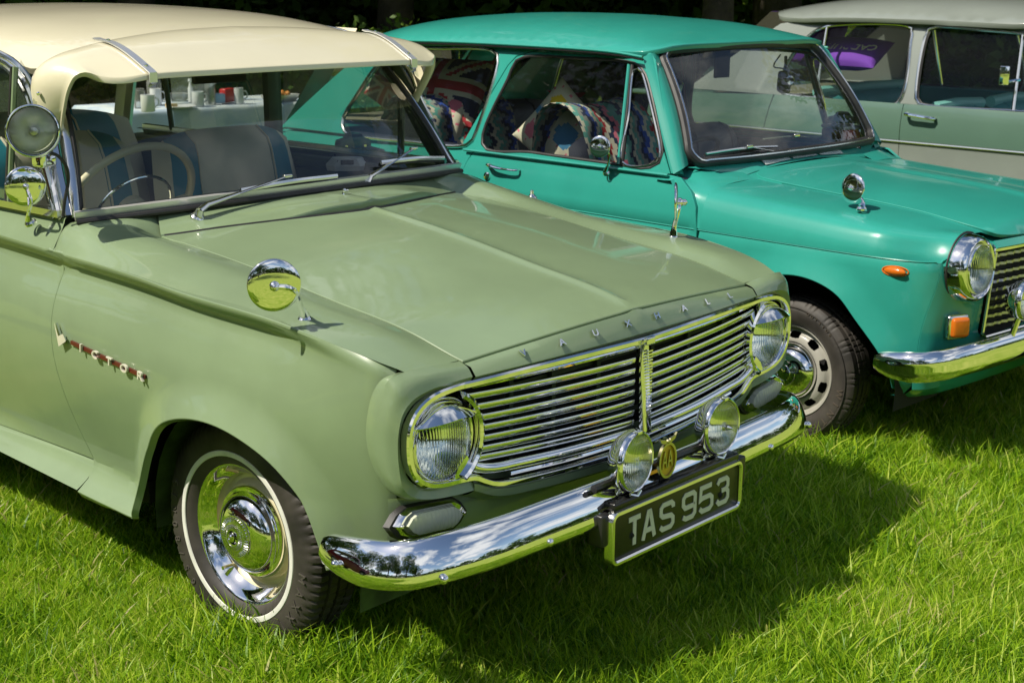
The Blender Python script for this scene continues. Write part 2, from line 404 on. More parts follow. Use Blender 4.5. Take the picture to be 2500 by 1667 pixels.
def zlow(y): return .266+.045*np.clip(np.asarray(y, float)-.35, 0, .8)
def vside(sx):
    def f(s, z):
        s, z = np.broadcast_arrays(np.asarray(s, float), np.asarray(z, float))
        x = np.interp(s, PS, PLAN[:, 0]); y = np.interp(s, PS, PLAN[:, 1]); nx = np.interp(s, PS, PN[:, 0]); ny = np.interp(s, PS, PN[:, 1])
        u = zc(y)-z
        a = ip(u, [0, .005, .012, .034, .050, .095, .18, .27, .38, .48, .60, .72], [-.013, -.013, -.020, -.046, -.048, -.032, -.009, -.006, -.024, -.052, -.090, -.120])
        b = ip(u, [0, .012, .04, .09, .2, .33, .45, .58, .72], [-.020, -.011, -.006, -.002, -.005, -.028, -.060, -.098, -.12])
        k = sm((y+.60)/.42); o = a*k+b*(1-k)
        d = edist(np.stack([y, z], -1).reshape(-1, 2), LOWLINE[3:]).reshape(y.shape)
        d2 = np.where(y > .34, np.abs(z-zlow(y)-.003)*1.2, 9.); d = np.minimum(d, d2)
        d = np.where(y < -.43, np.minimum(d, 9), d)
        o = o + (.034+.050*np.clip((.50-z)/.22, 0, 1))*np.clip(1-d/.085, 0, 1)**1.5
        return np.stack([sx*(x+nx*o), y+ny*o, z], -1)
    return f
def mirx(P, sx): P = np.array(P, float).copy(); P[..., 0] *= sx; return P
def zg(y): return ip(y, [-.66, -.633, -.478, -.203, .1, .355, .463, .60, .70], [.822, .827, .864, .900, .940, .963, .970, 1.004, 1.02])
def zm(y): return ip(y, [-.70, -.592, -.35, -.057, .24, .50], [.852, .880, .920, .968, 1.003, 1.030])
def vtop(x, y):
    x = np.asarray(x, float); y = np.asarray(y, float); t = np.clip(np.abs(x)/.567, 0, 1.4)
    x, y = np.broadcast_arrays(x, y); z = zg(y)+(zm(y)-zg(y))*(1-t**1.7) + .006*np.exp(-(x/.016)**2)*sm((.42-y)/.1)
    return np.stack([x, y, z], -1)
def yfront(x): return -.678+.043*(np.abs(x)/.567)**2
def yrear(x): return .240+.223*(np.abs(x)/.567)**1.6
shut = [(-.628, .938), (-.632, .905), (-.648, .79), (-.652, .66), (-.642, .5), (-.617, .352), (-.605, .280)]
shut = cr(shut, 26)
front_shut = cr([(.602, .38), (.612, .45), (.622, .560), (.605, .60), (.590, .638), (.582, .70), (.590, .756), (.603, .795), (.620, .820), (.627, .832)], 30)
ys = np.linspace(-.624, .60, 40); crest = [(-y, float(zc(y))-.001) for y in ys]
wing_outline = [tuple(p) for p in shut+np.array([.003, 0])] + [(-.36, .267)] + [(-a, b) for a, b in ARCH] + [(.46, .348), (.59, .375)] + [tuple(p) for p in front_shut] + crest
for sx in (-1, 1):
    xtra = np.array([(-y, float(zc(y))-u) for y in np.linspace(-.624, .60, 79)[2:-2] for u in (.006, .013, .021, .029, .037, .046, .058, .072, .086)])
    wing = panel('front_wing', wing_outline, vside(sx), .018, SAGE, sage, lip=.02, flip=sx < 0, sharp=28, extra=xtra)
    # top of the wing between the crest and the bonnet gap
    f = vside(sx); rows = []
    for y in np.concatenate([np.linspace(-.629, .46, 60), np.linspace(.48, .622, 12)]):
        c = f(-max(y, -.624), float(zc(y))-.001); c[1] = y; xg = .5705 if y < .463 else .5705-.05*(y-.463)/.16
        zgg = float(vtop(.5705, y)[2]) if y < .463 else float(vtop(.5705, .463)[2])+.047*sm((y-.463)/.10)
        g = np.array([sx*xg, y, zgg]); kk = np.clip((y+.05)/.67, 0, 1)**2.2
        m1 = (c*.72+g*.28+np.array([0, 0, .008]))*(1-kk)+kk*np.array([sx*.750, y, 1.000]); m2 = (c*.35+g*.65+np.array([0, 0, .012]))*(1-kk)+kk*np.array([sx*.66, y, 1.017])
        if y < -.5: f_ = max(0, (y+.629)/.129); m1 = c*.72+g*.28+np.array([0, 0, .008*f_]); m2 = c*.35+g*.65+np.array([0, 0, .012*f_])
        row = [q for q in cr([c, m1, m2, g], 18)]
        rows.append(row + [g+np.array([0, 0, -.014]) if y < .40 else g+np.array([-sx*.035, 0, -.010])])
    rows += [[q+np.array([-sx*.004, .010, -.004]) for q in rows[-1]], [q+np.array([-sx*.006, .030, -.006]) for q in rows[-1]], [q+np.array([-sx*.012, .075, -.008]) for q in rows[-1]]]
    MB().grid(rows).build('wing_top', SAGE, wing, sharp=50)
    # headlamp shell at the corner
    C0 = [(.5705, -.632, .826), (.66, -.634, .834), (.735, -.632, .834), (.772, -.622, .824), (.784, -.608, .79), (.791, -.596, .74), (.791, -.590, .69), (.788, -.599, .638), (.780, -.618, .597), (.765, -.634, .568), (.72, -.634, .55), (.62, -.636, .54), (.56, -.64, .538)]
    C1 = [(.5705, -.672, .799), (.64, -.670, .798), (.70, -.666, .793), (.745, -.662, .779), (.768, -.658, .755), (.778, -.655, .72), (.779, -.652, .68), (.776, -.653, .63), (.768, -.656, .59), (.745, -.660, .566), (.70, -.664, .550), (.62, -.668, .539), (.56, -.671, .536)]
    C2 = [(.5705, -.664, .785), (.63, -.660, .785), (.685, -.655, .782), (.728, -.650, .766), (.753, -.648, .742), (.764, -.646, .71), (.766, -.646, .68), (.761, -.647, .64), (.745, -.65, .602), (.715, -.652, .580), (.68, -.655, .570), (.61, -.660, .564), (.56, -.662, .562)]
    C3 = [(a, b+.03, c) for a, b, c in C2]
    mid = [tuple((np.array(a)*.5+np.array(b)*.5)+np.array([.006*(c_x > .74), -.005, .005*(a[2] > .7)])) for a, b, c_x in zip(C0, C1, [p[0] for p in C0])]
    m = MB()
    C0b = [(a-.007, b+.030, c-.007*(c > .8)) for a, b, c in C0]
    m.grid(mirx(loft([C0b, C0], 90, 3), sx)); m.grid(mirx(loft([C0, mid, C1], 90, 9), sx)); m.grid(mirx(loft([C1, C2], 90, 5), sx)); m.grid(mirx(loft([C2, C3], 90, 3), sx))
    bm = m.build('headlamp_shell', SAGE, sage, sharp=60)
    me = bm.data; b_ = bmesh.new(); b_.from_mesh(me); bmesh.ops.remove_doubles(b_, verts=b_.verts, dist=.0006); bmesh.ops.recalc_face_normals(b_, faces=b_.faces); b_.to_mesh(me); b_.free(); me.shade_smooth(); me.set_sharp_from_angle(angle=R(26))
# apron behind the bumper
rows = []
xs_ = np.linspace(-1, 1, 81)
for z, dy in ((.548, .0), (.53, .0), (.47, .002), (.42, .006), (.37, .02), (.33, .05)):
    r_ = []
    for t in xs_:
        s = np.interp(1-abs(t), [0, 1], [.604, PS[-1]]); x = np.interp(s, PS, PLAN[:, 0]); y = np.interp(s, PS, PLAN[:, 1])
        r_.append((math.copysign(x, t), y+dy+.004, z))
    rows.append(r_)
MB().grid(rows).build('front_apron', SAGE, sage)
SUR = [(0, .783), (.2, .786), (.4, .785), (.56, .781), (.64, .779), (.69, .772), (.73, .752), (.752, .72), (.757, .68), (.752, .64), (.735, .608), (.705, .585), (.66, .573), (.60, .568), (.562, .565), (.535, .552), (.505, .539), (.46, .531), (.3, .522), (0, .512)]
def ygr(x): return np.clip(-.712+.050*(np.abs(x)/.60)**2, -2, -.662)
sur = cr(SUR, 110); sur3 = np.array([(x, ygr(x), z) for x, z in sur]); loop = np.vstack([sur3, mirx(sur3[::-1][1:-1], -1)])
MB().sweep(loop, [(-.009, -.014), (-.009, .003), (-.005, .007), (.004, .007), (.008, .002), (.008, -.014)], up=(0, -1, 0), closed=True).build('grille_surround', CHROME, sage, sharp=40)
# painted bar under the grille
xb = np.linspace(-.565, .565, 70); zb = np.interp(np.abs(xb), *np.array([(x, z) for x, z in SUR[13:]])[::-1].T)
lower = [[(x, ygr(x)+.004, z-.009) for x, z in zip(xb, zb)], [(x, ygr(x)-.004, z-.013) for x, z in zip(xb, zb)], [(x, ygr(x)-.004, z-.030) for x, z in zip(xb, zb)], [(x, ygr(x)+.010, z-.040) for x, z in zip(xb, zb)], [(x, -.636, z-.050) for x, z in zip(xb, zb)]]
MB().grid(lower).build('grille_lower_panel', SAGE, sage, sharp=40)
# bonnet
bo = [(x, yfront(x)) for x in np.linspace(-.5635, .5635, 30)] + [(x, yrear(x)) for x in np.linspace(.5635, -.5635, 24)]
ridge = np.array([(d, y) for y in np.arange(-.63, .37, .02) for d in (-.028, -.018, -.010, -.004, 0, .004, .010, .018, .028)])
bonnet = panel('bonnet', bo, vtop, .03, SAGE, sage, lip=.012, extra=ridge, sharp=30)
rows = [[], [], [], [], []]
for x in np.linspace(-.5635, .5635, 60):
    y0 = float(yfront(x)); z0 = float(vtop(x, y0)[2]); yl = float(-.712+.038*(x/.567)**2); zl = .802-.004*(x/.567)**2
    rows[0].append((x, y0+.004, z0-.008)); rows[1].append((x, y0-.006, z0-.006)); rows[2].append(((x), (y0+yl)/2-.005, (z0+zl)/2+.004)); rows[3].append((x, yl, zl)); rows[4].append((x, yl+.012, zl-.012))
nose = MB().grid(cr(rows[:], 5).tolist() if False else rows).build('bonnet_nose', SAGE, bonnet, sharp=45)
def nose_pt(x):
    y0 = float(yfront(x))-.006; z0 = float(vtop(x, y0)[2])-.006; yl = -.712+.038*(x/.567)**2; zl = .802-.004*(x/.567)**2
    return np.array([x, (y0+yl)/2-.004, (z0+zl)/2+.005]), np.array([0, yl-y0, zl-z0])
for ch, x in zip('VAUXHALL', (-.416, -.294, -.180, -.059, .059, .180, .294, .416)):
    p, dn = nose_pt(x); up = Vector(-dn).normalized(); nrm = Vector((1, 0, 0)).cross(up)
    if nrm.z < 0: nrm = -nrm
    me = text_mesh(ch, .0225, .0022, .0005, (1.4, 1))
    place_mesh('letter', me, CHROME, bonnet, Vector(p)+nrm*.003, (1, 0, 0), up, nrm)
# scuttle panel below the windscreen
def wsb(x):                      # foot of the windscreen
    t = np.abs(x)/.729; return np.array([x, .500+.131*t**2.4, 1.040-.022*t**2.4])
def wst(x):                      # head of the windscreen
    t = np.abs(x)/.60; return np.array([x, .800+.060*t**2.5, 1.425-.045*t**2])
rows = []
for k, t in enumerate(np.linspace(0, 1, 9)):
    r_ = []
    for x in np.linspace(-1, 1, 61):
        xa = x*.5635; a = np.array([xa, float(yrear(xa))+.006+.008*math.exp(-((xa-.06)/.28)**6), 0]); a[2] = vtop(xa, a[1])[2]+.003+.019*math.exp(-((xa-.06)/.28)**6)
        xb2 = x*.512; b = wsb(xb2*1.05); b = np.array([xb2, b[1]-.012, b[2]-.012]); p = a*(1-t)+b*t; r_.append(p)
    if k == 0: rows.append([q+np.array([0, 0, -.03]) for q in r_]); rows.append([q+np.array([0, -.002, -.004]) for q in r_])
    rows.append(r_)
scut = MB().grid(rows).build('scuttle_panel', SAGE, sage, sharp=40)
MB().tube([(x, float(yrear(x))+.007, float(vtop(x, float(yrear(x)))[2])-.0005) for x in np.linspace(-.555, .555, 60)], .0048, 6).build('bonnet_shade_strip', RUBBER, scut)  # black strip stands in for the shadow line under the scuttle lip
MB().box((0, .1, .86), (1.0, 1.0, .02)).build('bonnet_underside', BLACK, bonnet)
m = MB()   # small strips that close the wing top beside the scuttle and beyond to the screen
for sx in (-1, 1):
    m.grid([[mirx(p, sx) for p in r_] for r_ in [[(.5705-.05*t, .463+.16*t, .966+.043*t-.006) for t in np.linspace(0, 1, 5)], [(.54-.06*t, .46+.16*t, .955+.043*t) for t in np.linspace(0, 1, 5)]]])
m.each('scuttle_gutter', BLACK, scut)
# doors, sills, rear body
def door(ya, yb, sx, parent_name='door'):
    n = 14; f = vside(sx)
    lo = [(-y, .368+.0*(y)) for y in np.linspace(ya-.03, yb, 10)]
    up = [(-y, float(zc(y))-.001) for y in np.linspace(yb, ya, 52)]
    fr = cr([(-ya-.0, float(zc(ya))-.001), (-ya-.004, .905), (-ya-.020, .79), (-ya-.024, .66), (-ya-.014, .5), (-ya+.010, .352)], 20) if ya < 1 else [(-ya, .95), (-ya, .352)]
    out_ = [tuple(p) for p in fr[1:]] + [(-y, .352) for y in np.linspace(ya, yb, 12)][1:] + up
    xt = np.array([(-y, float(zc(y))-u) for y in np.linspace(yb, ya, 52)[2:-2] for u in (.006, .013, .021, .029, .037, .046, .058, .072, .086)])
    d = panel('door', out_, f, .03, SAGE, sage, lip=.02, flip=sx < 0, sharp=28, extra=xt)
    rows = []
    for y in np.linspace(ya, yb, 20):
        c = f(-y, float(zc(y))-.001); rows.append([q for q in cr([c, [sx*.751, y, 1.004], [sx*.742, y, 1.024], [sx*.715, y, 1.024]], 12)])
    MB().grid(rows).build('door_top', SAGE, d, sharp=50)
    m = MB(); m.sweep([(sx*.750, y, 1.030) for y in np.linspace(ya+.01, yb-.01, 12)], [(-.012, -.008), (-.012, .010), (.006, .012), (.012, .004), (.012, -.008)]).build('window_strip', CHROME2, d)
    return d
for sx in (-1, 1):
    d1 = door(.628, 1.60, sx); d2 = door(1.606, 2.45, sx)
    f = vside(sx)
    rows = []
    for y in np.linspace(.609, 2.30, 40):
        rows.append([f(-y, z)-np.array([sx*t, 0, 0]) for z, t in ((.356, .016), (.347, .004), (.344, 0))]+[f(-y, z) for z in np.linspace(.338, float(zlow(y))+.004, 9)]+[f(-y, float(zlow(y))+.004)+np.array([-sx*.012, 0, -.010])]+[f(-y, float(zlow(y))+.004)+np.array([-sx*.05, 0, -.026])])
    MB().grid(rows).build('sill', SAGE, sage, sharp=40)
    q = [(-2.456, .95)] + [(-y, .28) for y in (2.456, 2.32)][:0] + [(-2.456, .372), (-2.31, .372), (-2.31, .262), (-2.25, .26)] + [(-2.60+.33*math.cos(a), .30+.31*math.sin(a)) for a in np.linspace(0, math.pi, 24)] + [(-3.0, .33), (-3.44, .36)] + [(-y, float(zc(y))-.001) for y in np.linspace(3.42, 2.456, 14)]
    q = [p for p in q if not (p[0] > -2.31 and p[1] < .3)]
    rw = panel('rear_wing', q, f, .04, SAGE, sage, lip=.02, flip=sx < 0, sharp=28)
rows = []
for y in np.linspace(2.75, 3.46, 14):
    c = vside(1)(-y, float(zc(y))-.001); rows.append([(c[0]*math.sin(t*math.pi/2), y, c[2]+.05*math.cos(t*math.pi/2)) for t in np.linspace(-1, 1, 21)])
MB().grid(rows).build('boot_lid', SAGE, sage)
rows = []
for y in np.linspace(2.40, 2.76, 6):
    c = vside(1)(-y, float(zc(y))-.001); rows.append([(c[0]*math.sin(t*math.pi/2), y, c[2]+.05*math.cos(t*math.pi/2)) for t in np.linspace(-1, 1, 21)])
MB().grid(rows).build('rear_deck', SAGE, sage)
MB().box((0, 3.44, .63), (1.36, .06, .56), bev=.02).build('tail_panel', SAGE, sage)
# underbody, bulkhead and inner arches keep daylight out of the car
m = MB(); m.box((0, 1.85, .30), (1.38, 2.9, .06)); m.box((0, .64, .62), (1.40, .03, .70)); m.box((0, .42, .62), (1.36, .02, .62)); m.box((0, -.30, .36), (1.0, .62, .12)); m.box((0, -.59, .60), (1.30, .02, .34)); m.box((0, 2.60, .60), (1.10, .66, .50)); m.each('floor_pan', BLACK, sage)
for sx in (-1, 1):
    rows = []
    for a in np.linspace(-.15, math.pi+.15, 20):
        rows.append([(sx*x, -.04+.40*math.cos(a), .27+.37*math.sin(a)) for x in (.700, .64, .56, .47)])
    m = MB(); m.grid(rows); m.box((sx*.46, 0, .61), (.02, .78, .46)); m.each('wheel_arch_liner', UNDER, sage, sharp=50)
# ---------------------------------------------------------------- greenhouse
# windscreen glass and its rubber and chrome
rows = []
for t in np.linspace(0, 1, 14):
    r_ = []
    for x in np.linspace(-1, 1, 41):
        a = wsb(x*.690); b = wst(x*.585); bow = -.020*math.sin(math.pi*t); r_.append(a*(1-t)+b*t+np.array([0, bow, .012*(1-t)]))
    rows.append(r_)
MB().grid(rows).build('windscreen', GLASS, sage, sharp=None and 60 or 60)
foot = [wsb(x)+np.array([0, 0, .004]) for x in np.linspace(-.705, .705, 50)]
left = [wsb(-.705)*(1-t)+wst(-.60)*t+np.array([0, -.020*math.sin(math.pi*t), 0]) for t in np.linspace(0, 1, 16)]
right = [mirx(p, -1) for p in left]; head = [wst(x) for x in np.linspace(-.60, .60, 30)]
sealp = left[::-1][:-1]+foot+right[1:]+head[::-1][1:-1]
MB().tube([p+np.array([0, .004, .002]) for p in sealp], .013, 8, closed=True, flat=(1, 1)).build('windscreen_seal', RUBBER, sage)
fo = [wsb(x)+np.array([0, -.021, .006]) for x in np.linspace(-.728, .728, 70)]
MB().sweep(fo, [(-.009, -.010), (-.015, -.004), (-.014, .007), (-.006, .014), (.008, .015), (.008, -.010)], up=(0, -.30, 1)).build('windscreen_chrome', simple('satin_alloy', (.78, .78, .75), .36, .7), sage)
MB().tube([wsb(x)+np.array([0, -.033, -.007]) for x in np.linspace(-.730, .730, 70)], .0085, 8).build('windscreen_rubber_strip', RUBBER, sage)
for sx in (-1, 1):
    P = [mirx(p, -sx) for p in left]
    m = MB(); m.tube([p+np.array([-0.0+sx*.016, -.004, 0]) for p in P[:-2]], .009, 8, flat=(1.3, .7)); m.build('windscreen_side_chrome', CHROME2, sage)
    A = [(sx*.728, .648, 1.01), (sx*.702, .722, 1.12), (sx*.676, .792, 1.25), (sx*.650, .85, 1.35)]
    MB().tube(cr(A, 14), .028, 10, flat=(.8, 1.2)).build('windscreen_pillar', DARKGREEN if sx > 0 else CHROME2, sage)
    # door frame and drip rail arcs
    A = [V.X(145, 528, sx*.752) if sx < 0 else None for _ in (0,)]
    frame = [tuple(V.X(u, v, x)) for u, v, x in ((146, 528, -.748), (120, 405, -.716), (99, 322, -.702), (82, 250, -.696), (62, 203, -.692), (32, 165, -.688), (0, 144, -.685))]+[(-.682, 1.25, 1.455), (-.682, 1.7, 1.458), (-.69, 2.2, 1.43)]
    fr = mirx(cr(frame, 60), -sx)
    d1 = [o for o in sage.children if o.name.startswith('door')][0 if sx < 0 else 2]
    MB().tube(fr, .011, 8, flat=(1, 1)).build('door_frame', CHROME2, sage)
    MB().tube([p+np.array([sx*.004, -.026, .012]) for p in fr[6:]], .0075, 8).build('drip_rail', CHROME2, sage)
    MB().tube([p+np.array([-sx*.004, .026, -.010]) for p in fr[:]], .009, 8).build('door_frame_inner', CHROME2, sage)
    # quarter light divider, pillars and side panes
    MB().tube([(sx*.748, .90, 1.03), (sx*.722, .86, 1.40)], .008, 6).build('quarter_light_bar', SAGE if sx < 0 else DARKGREEN, sage)
    MB().tube([(sx*.748, .915, 1.03), (sx*.722, .875, 1.40)], .007, 6).build('quarter_light_seal', RUBBER, sage)
    MB().tube([(sx*.745, 1.50+.09, 1.0), (sx*.69, 1.53, 1.45)], .036, 8, flat=(.6, 1.2)).build('centre_pillar', DARKGREEN, sage)
    MB().tube([(sx*.745, 2.24, 1.03), (sx*.69, 2.22, 1.44)], .011, 8).build('rear_door_divider', DARKGREEN, sage)
    MB().tube([(sx*.735, 2.58, 1.02), (sx*.69, 2.40, 1.44)], .06, 8, flat=(.5, 1.2)).build('rear_pillar', CREAM, sage)
    for ya, yb, yc, yd, nm in ((.67, .90, .80, .87, 'quarter_light'), (.92, 1.56, .88, 1.50, 'door_window'), (1.62, 2.22, 1.56, 2.20, 'rear_door_window')):
        MB().add([(sx*.748, ya, 1.03), (sx*.748, yb, 1.03), (sx*.700, yd, 1.42), (sx*.708, yc, 1.37)], [(0, 1, 2, 3)]).build(nm, GLASS2, sage, recalc=False)
    for kk, (ya, yb) in enumerate(((.66, 1.57), (1.62, 2.42))):
        m = MB(); m.box((sx*.70, (ya+yb)/2, .72), (.05, yb-ya, .58), bev=.01); m.cur = 0
        m.build('door_trim', simple('door_card', (.07, .085, .055), .6) if not bpy.data.materials.get('door_card') else bpy.data.materials['door_card'], sage)
        MB().box((sx*.695, (ya+yb)/2, .985), (.075, yb-ya, .05), bev=.018).build('door_capping', DARKGREEN, sage)
# roof
def vroof(x, y):
    x = np.asarray(x, float); y = np.asarray(y, float)
    zc0 = ip(y, [.80, .95, 1.15, 1.5, 1.9, 2.3, 2.8], [1.462, 1.498, 1.526, 1.545, 1.545, 1.522, 1.43]); t = np.clip(np.abs(x)/.70, 0, 1)
    return np.stack([x, y, zc0-.045*t**2-.050*t**7], -1)
ro = [(-.64, .80), (-.35, .83), (0, .84), (.35, .83), (.64, .80), (.692, .98), (.70, 1.5), (.70, 2.3), (.62, 2.72), (-.62, 2.72), (-.70, 2.3), (-.70, 1.5), (-.692, .98)]
roof = panel('roof', cr(ro, 90, closed=True), vroof, .045, CREAM, sage, lip=.02)
for sx in (-1, 1):
    ed = [p for p in cr([(.684, 1.06, 1.462), (.688, 1.2, 1.464), (.694, 1.4, 1.462), (.694, 2.2, 1.445), (.66, 2.6, 1.40)], 30)]
    rows = [[(sx*(p[0]+.001), p[1], p[2]-.01) for p in ed], [(sx*(p[0]+.008), p[1]-.002, p[2]+.004) for p in ed], [(sx*(p[0]+.004), p[1], float(vroof(min(.69, p[0]-.006), p[1])[2])-.012) for p in ed], [(sx*(p[0]-.03), p[1]+.01, float(vroof(max(0, p[0]-.03), p[1]+.01)[2])-.004) for p in ed]]
    MB().grid(rows).build('roof_edge', CREAM, roof, sharp=60)
MB().grid([[(x*.62, y, float(vroof(x*.62, y)[2])-.05) for x in np.linspace(-1, 1, 9)] for y in np.linspace(.9, 2.6, 9)]).build('headlining', simple('headlining_cloth', (.20, .19, .13), .9), roof)
MB().grid([[(x*(.60+.05*t), 2.66+.42*t*.6, 1.43-.40*t) for x in np.linspace(-1, 1, 9)] for t in np.linspace(0, 1, 5)]).build('rear_window', GLASS2, sage)
# ---------------------------------------------------------------- sun visor
VF = cr([(0, .572, 1.392), (.25, .574, 1.391), (.49, .584, 1.388), (.57, .598, 1.380), (.615, .618, 1.384), (.648, .646, 1.397), (.670, .664, 1.388), (.684, .680, 1.355), (.682, .712, 1.30), (.674, .742, 1.25), (.670, .752, 1.225)], 70)
VB = cr([(0, .865, 1.492), (.25, .845, 1.484), (.49, .800, 1.462), (.58, .785, 1.448), (.645, .782, 1.432), (.692, .792, 1.405), (.712, .800, 1.372), (.714, .798, 1.33), (.706, .790, 1.285), (.692, .782, 1.25), (.674, .758, 1.222)], 70)
def vis_row(i, sx=1):
    f_ = VF[i].copy(); b = VB[i].copy(); f_[0] *= sx; b[0] *= sx
    k = i/69; dn = sm((VF[i][0]-.60)/.10); bul = .016*(1-dn)+.012*dn
    out = np.array([sx*dn, 0, 1-dn*.7]); out /= np.linalg.norm(out); r_ = []
    for t in np.linspace(0, 1, 12): r_.append(b*(1-t)+f_*t+out*bul*math.sin(math.pi*t**.8))
    lipd = np.array([-sx*.6*dn, .3*dn, -1+.8*dn]); lipd /= np.linalg.norm(lipd); fw = np.array([0, -.006, -.004])
    r_ += [f_+fw, f_+fw+lipd*.014, f_+lipd*.019+np.array([0, .008, 0]), f_+lipd*.012+np.array([-sx*.004*dn, .018, 0])]
    return [b+np.array([0, .004, -.012])]+r_
rows = [vis_row(i, -1) for i in range(69, 0, -1)]+[vis_row(i, 1) for i in range(70)]
visor = MB().grid(rows).build('sun_visor', CREAM, sage, sharp=70)
for sx in (-1, 1):
    m = MB(); m.sphere((sx*.714, .762, 1.285), .006, 8); m.sphere((sx*.720, .758, 1.335), .006, 8); m.each('screw', CHROME, visor)
    i_ = int(np.argmin(abs(VF[:, 0]-.49)+9*(np.arange(70) > 50))); b, f_ = VB[i_]*[sx, 1, 1], VF[i_]*[sx, 1, 1]; P = []
    for t in np.linspace(-.06, 1, 14):
        p = b*(1-t)+f_*t; p[2] += .016*math.sin(math.pi*max(0, t)**.8)+.006; P.append(p)
    P += [f_+np.array([0, -.012, .0]), f_+np.array([0, -.012, -.025]), f_+np.array([0, -.004, -.038])]
    br = MB().sweep(P, [(-.012, -.002), (-.012, .002), (.012, .002), (.012, -.002)], up=(0, -.4, 1)).build('visor_bracket', simple('polished_alloy', (.82, .82, .80), .34, .8), visor)
    m = MB(); m.sphere(P[3]+np.array([0, 0, .003]), .006, 8, (1, 1, .6)); m.sphere(P[12]+np.array([0, 0, .003]), .006, 8, (1, 1, .6)); m.each('bracket_screw', CHROME, br)
# ---------------------------------------------------------------- grille
MB().box((0, -.615, .66), (1.12, .01, .30)).build('grille_backing', BLACK, sage)
m = MB()
for x in (-.42, -.27, -.10, .12, .28, .44): m.box((x, -.645, .66), (.014, .012, .23))
m.box((0, -.632, .735), (1.08, .008, .012)); m.box((0, -.632, .58), (1.08, .008, .012)); m.each('grille_bracket', DARKGREEN, sage)
zc_ = [.735, .708, .680, .654, .628, .602, .577]; ze_ = [.750, .723, .697, .673, .648, .624, .604]; xe_ = [.571, .556, .547, .544, .547, .556, .566]
SLP = [(.001, .0088), (.0048, .0086), (.0064, .0074), (.0066, .0050), (.0058, .0005), (.0042, -.0050), (.0020, -.0084), (-.001, -.0086)]
for z0, z1, x1 in zip(zc_, ze_, xe_):
    for sx in (-1, 1):
        P = [(sx*x, float(ygr(x))+.012, z0+(z1-z0)*(x/.57)**1.3) for x in np.linspace(.026, x1, 14)]
        if sx > 0: P = P[::-1]
        MB().sweep(P, [(b, a) for a, b in SLP], up=(0, -1, 0)).build('grille_slat', CHROME, sage, sharp=60)
for sx in (-1, 1):
    P = [(sx*x, float(ygr(x))+.006, .773+.004*(x/.57)) for x in np.linspace(.012, .566, 14)]
    MB().tube(P, .0085, 8, flat=(1, 1)).build('grille_top_bar', CHROME, sage)
    P = cr([(sx*.02, -.706, .553), (sx*.25, -.699, .560), (sx*.44, -.680, .570), (sx*.50, -.672, .573), (sx*.545, -.664, .582), (sx*.575, -.662, .596)], 24)
    MB().tube(P, .0125, 12, flat=(1, 1)).build('grille_bottom_bar', CHROME, sage)
    P = cr([(sx*.0, -.700, .532), (sx*.25, -.692, .538), (sx*.45, -.674, .548)], 14)
    MB().tube(P, .0055, 8).build('grille_lower_strip', CHROME, sage)
tilt = Matrix.Rotation(R(-4), 3, 'X')
cbar = MB().box((0, -.714, .664), (.034, .016, .232), tilt, .003).build('grille_centre_bar', CHROME, sage)
m = MB()
for i in range(26):
    z = .562+i*.0078; m.box((.007, -.7235-.0004*(z-.664)*170*0, z), (.020, .006, .0034), tilt)
m.build('rib', CHROME, cbar)['kind'] = 'stuff'
MB().box((0, -.728, .785), (.034, .012, .018), tilt, .003).build('grille_joint_cover', CHROME, cbar)
# ---------------------------------------------------------------- lamps
def round_lamp(parent, c, n, r, rimw, depth, lensm, name='headlamp', bowl=True, bulb=False, rim_d=.012, shell=CHROME, seg=48):
    """c centre of the front rim, n the way it faces"""
    n = Vector(n).normalized(); c = Vector(c)
    rim = MB().lathe([(r-.002, .004), (r, .008), (r+rimw*.4, rim_d), (r+rimw*.8, rim_d*.7), (r+rimw, 0), (r+rimw, -.014), (r+rimw*.6, -.018)], c, n, seg).build(name, shell, parent, sharp=50)
    MB().lathe([(r, .006)]+[(r*math.cos(t), .006+r*.24*math.sin(t)) for t in np.linspace(.1, math.pi/2-.02, 9)]+[(.0005, .006+r*.24), (.0005, .002+r*.24), (r*.6, .004+r*.16), (r*.97, .003)], c, n, seg).build('lens', lensm, rim, sharp=60)
    rf = MB().lathe([(r*.98, .002)]+[(r*math.sqrt(t), -depth*(1-t)) for t in np.linspace(.96, .02, 12)]+[(.006, -depth)], c, n, seg).build('reflector', (REFL if name != 'spot_lamp' else REFL2), rim, sharp=60, recalc=True)
    if bulb: MB().lathe([(.0005, .0), (.011, -.004), (.013, -.012), (.012, -.03), (.006, -depth*.9)], c, n, 16).build('bulb_shield', CHROME2, rim)
    return rim
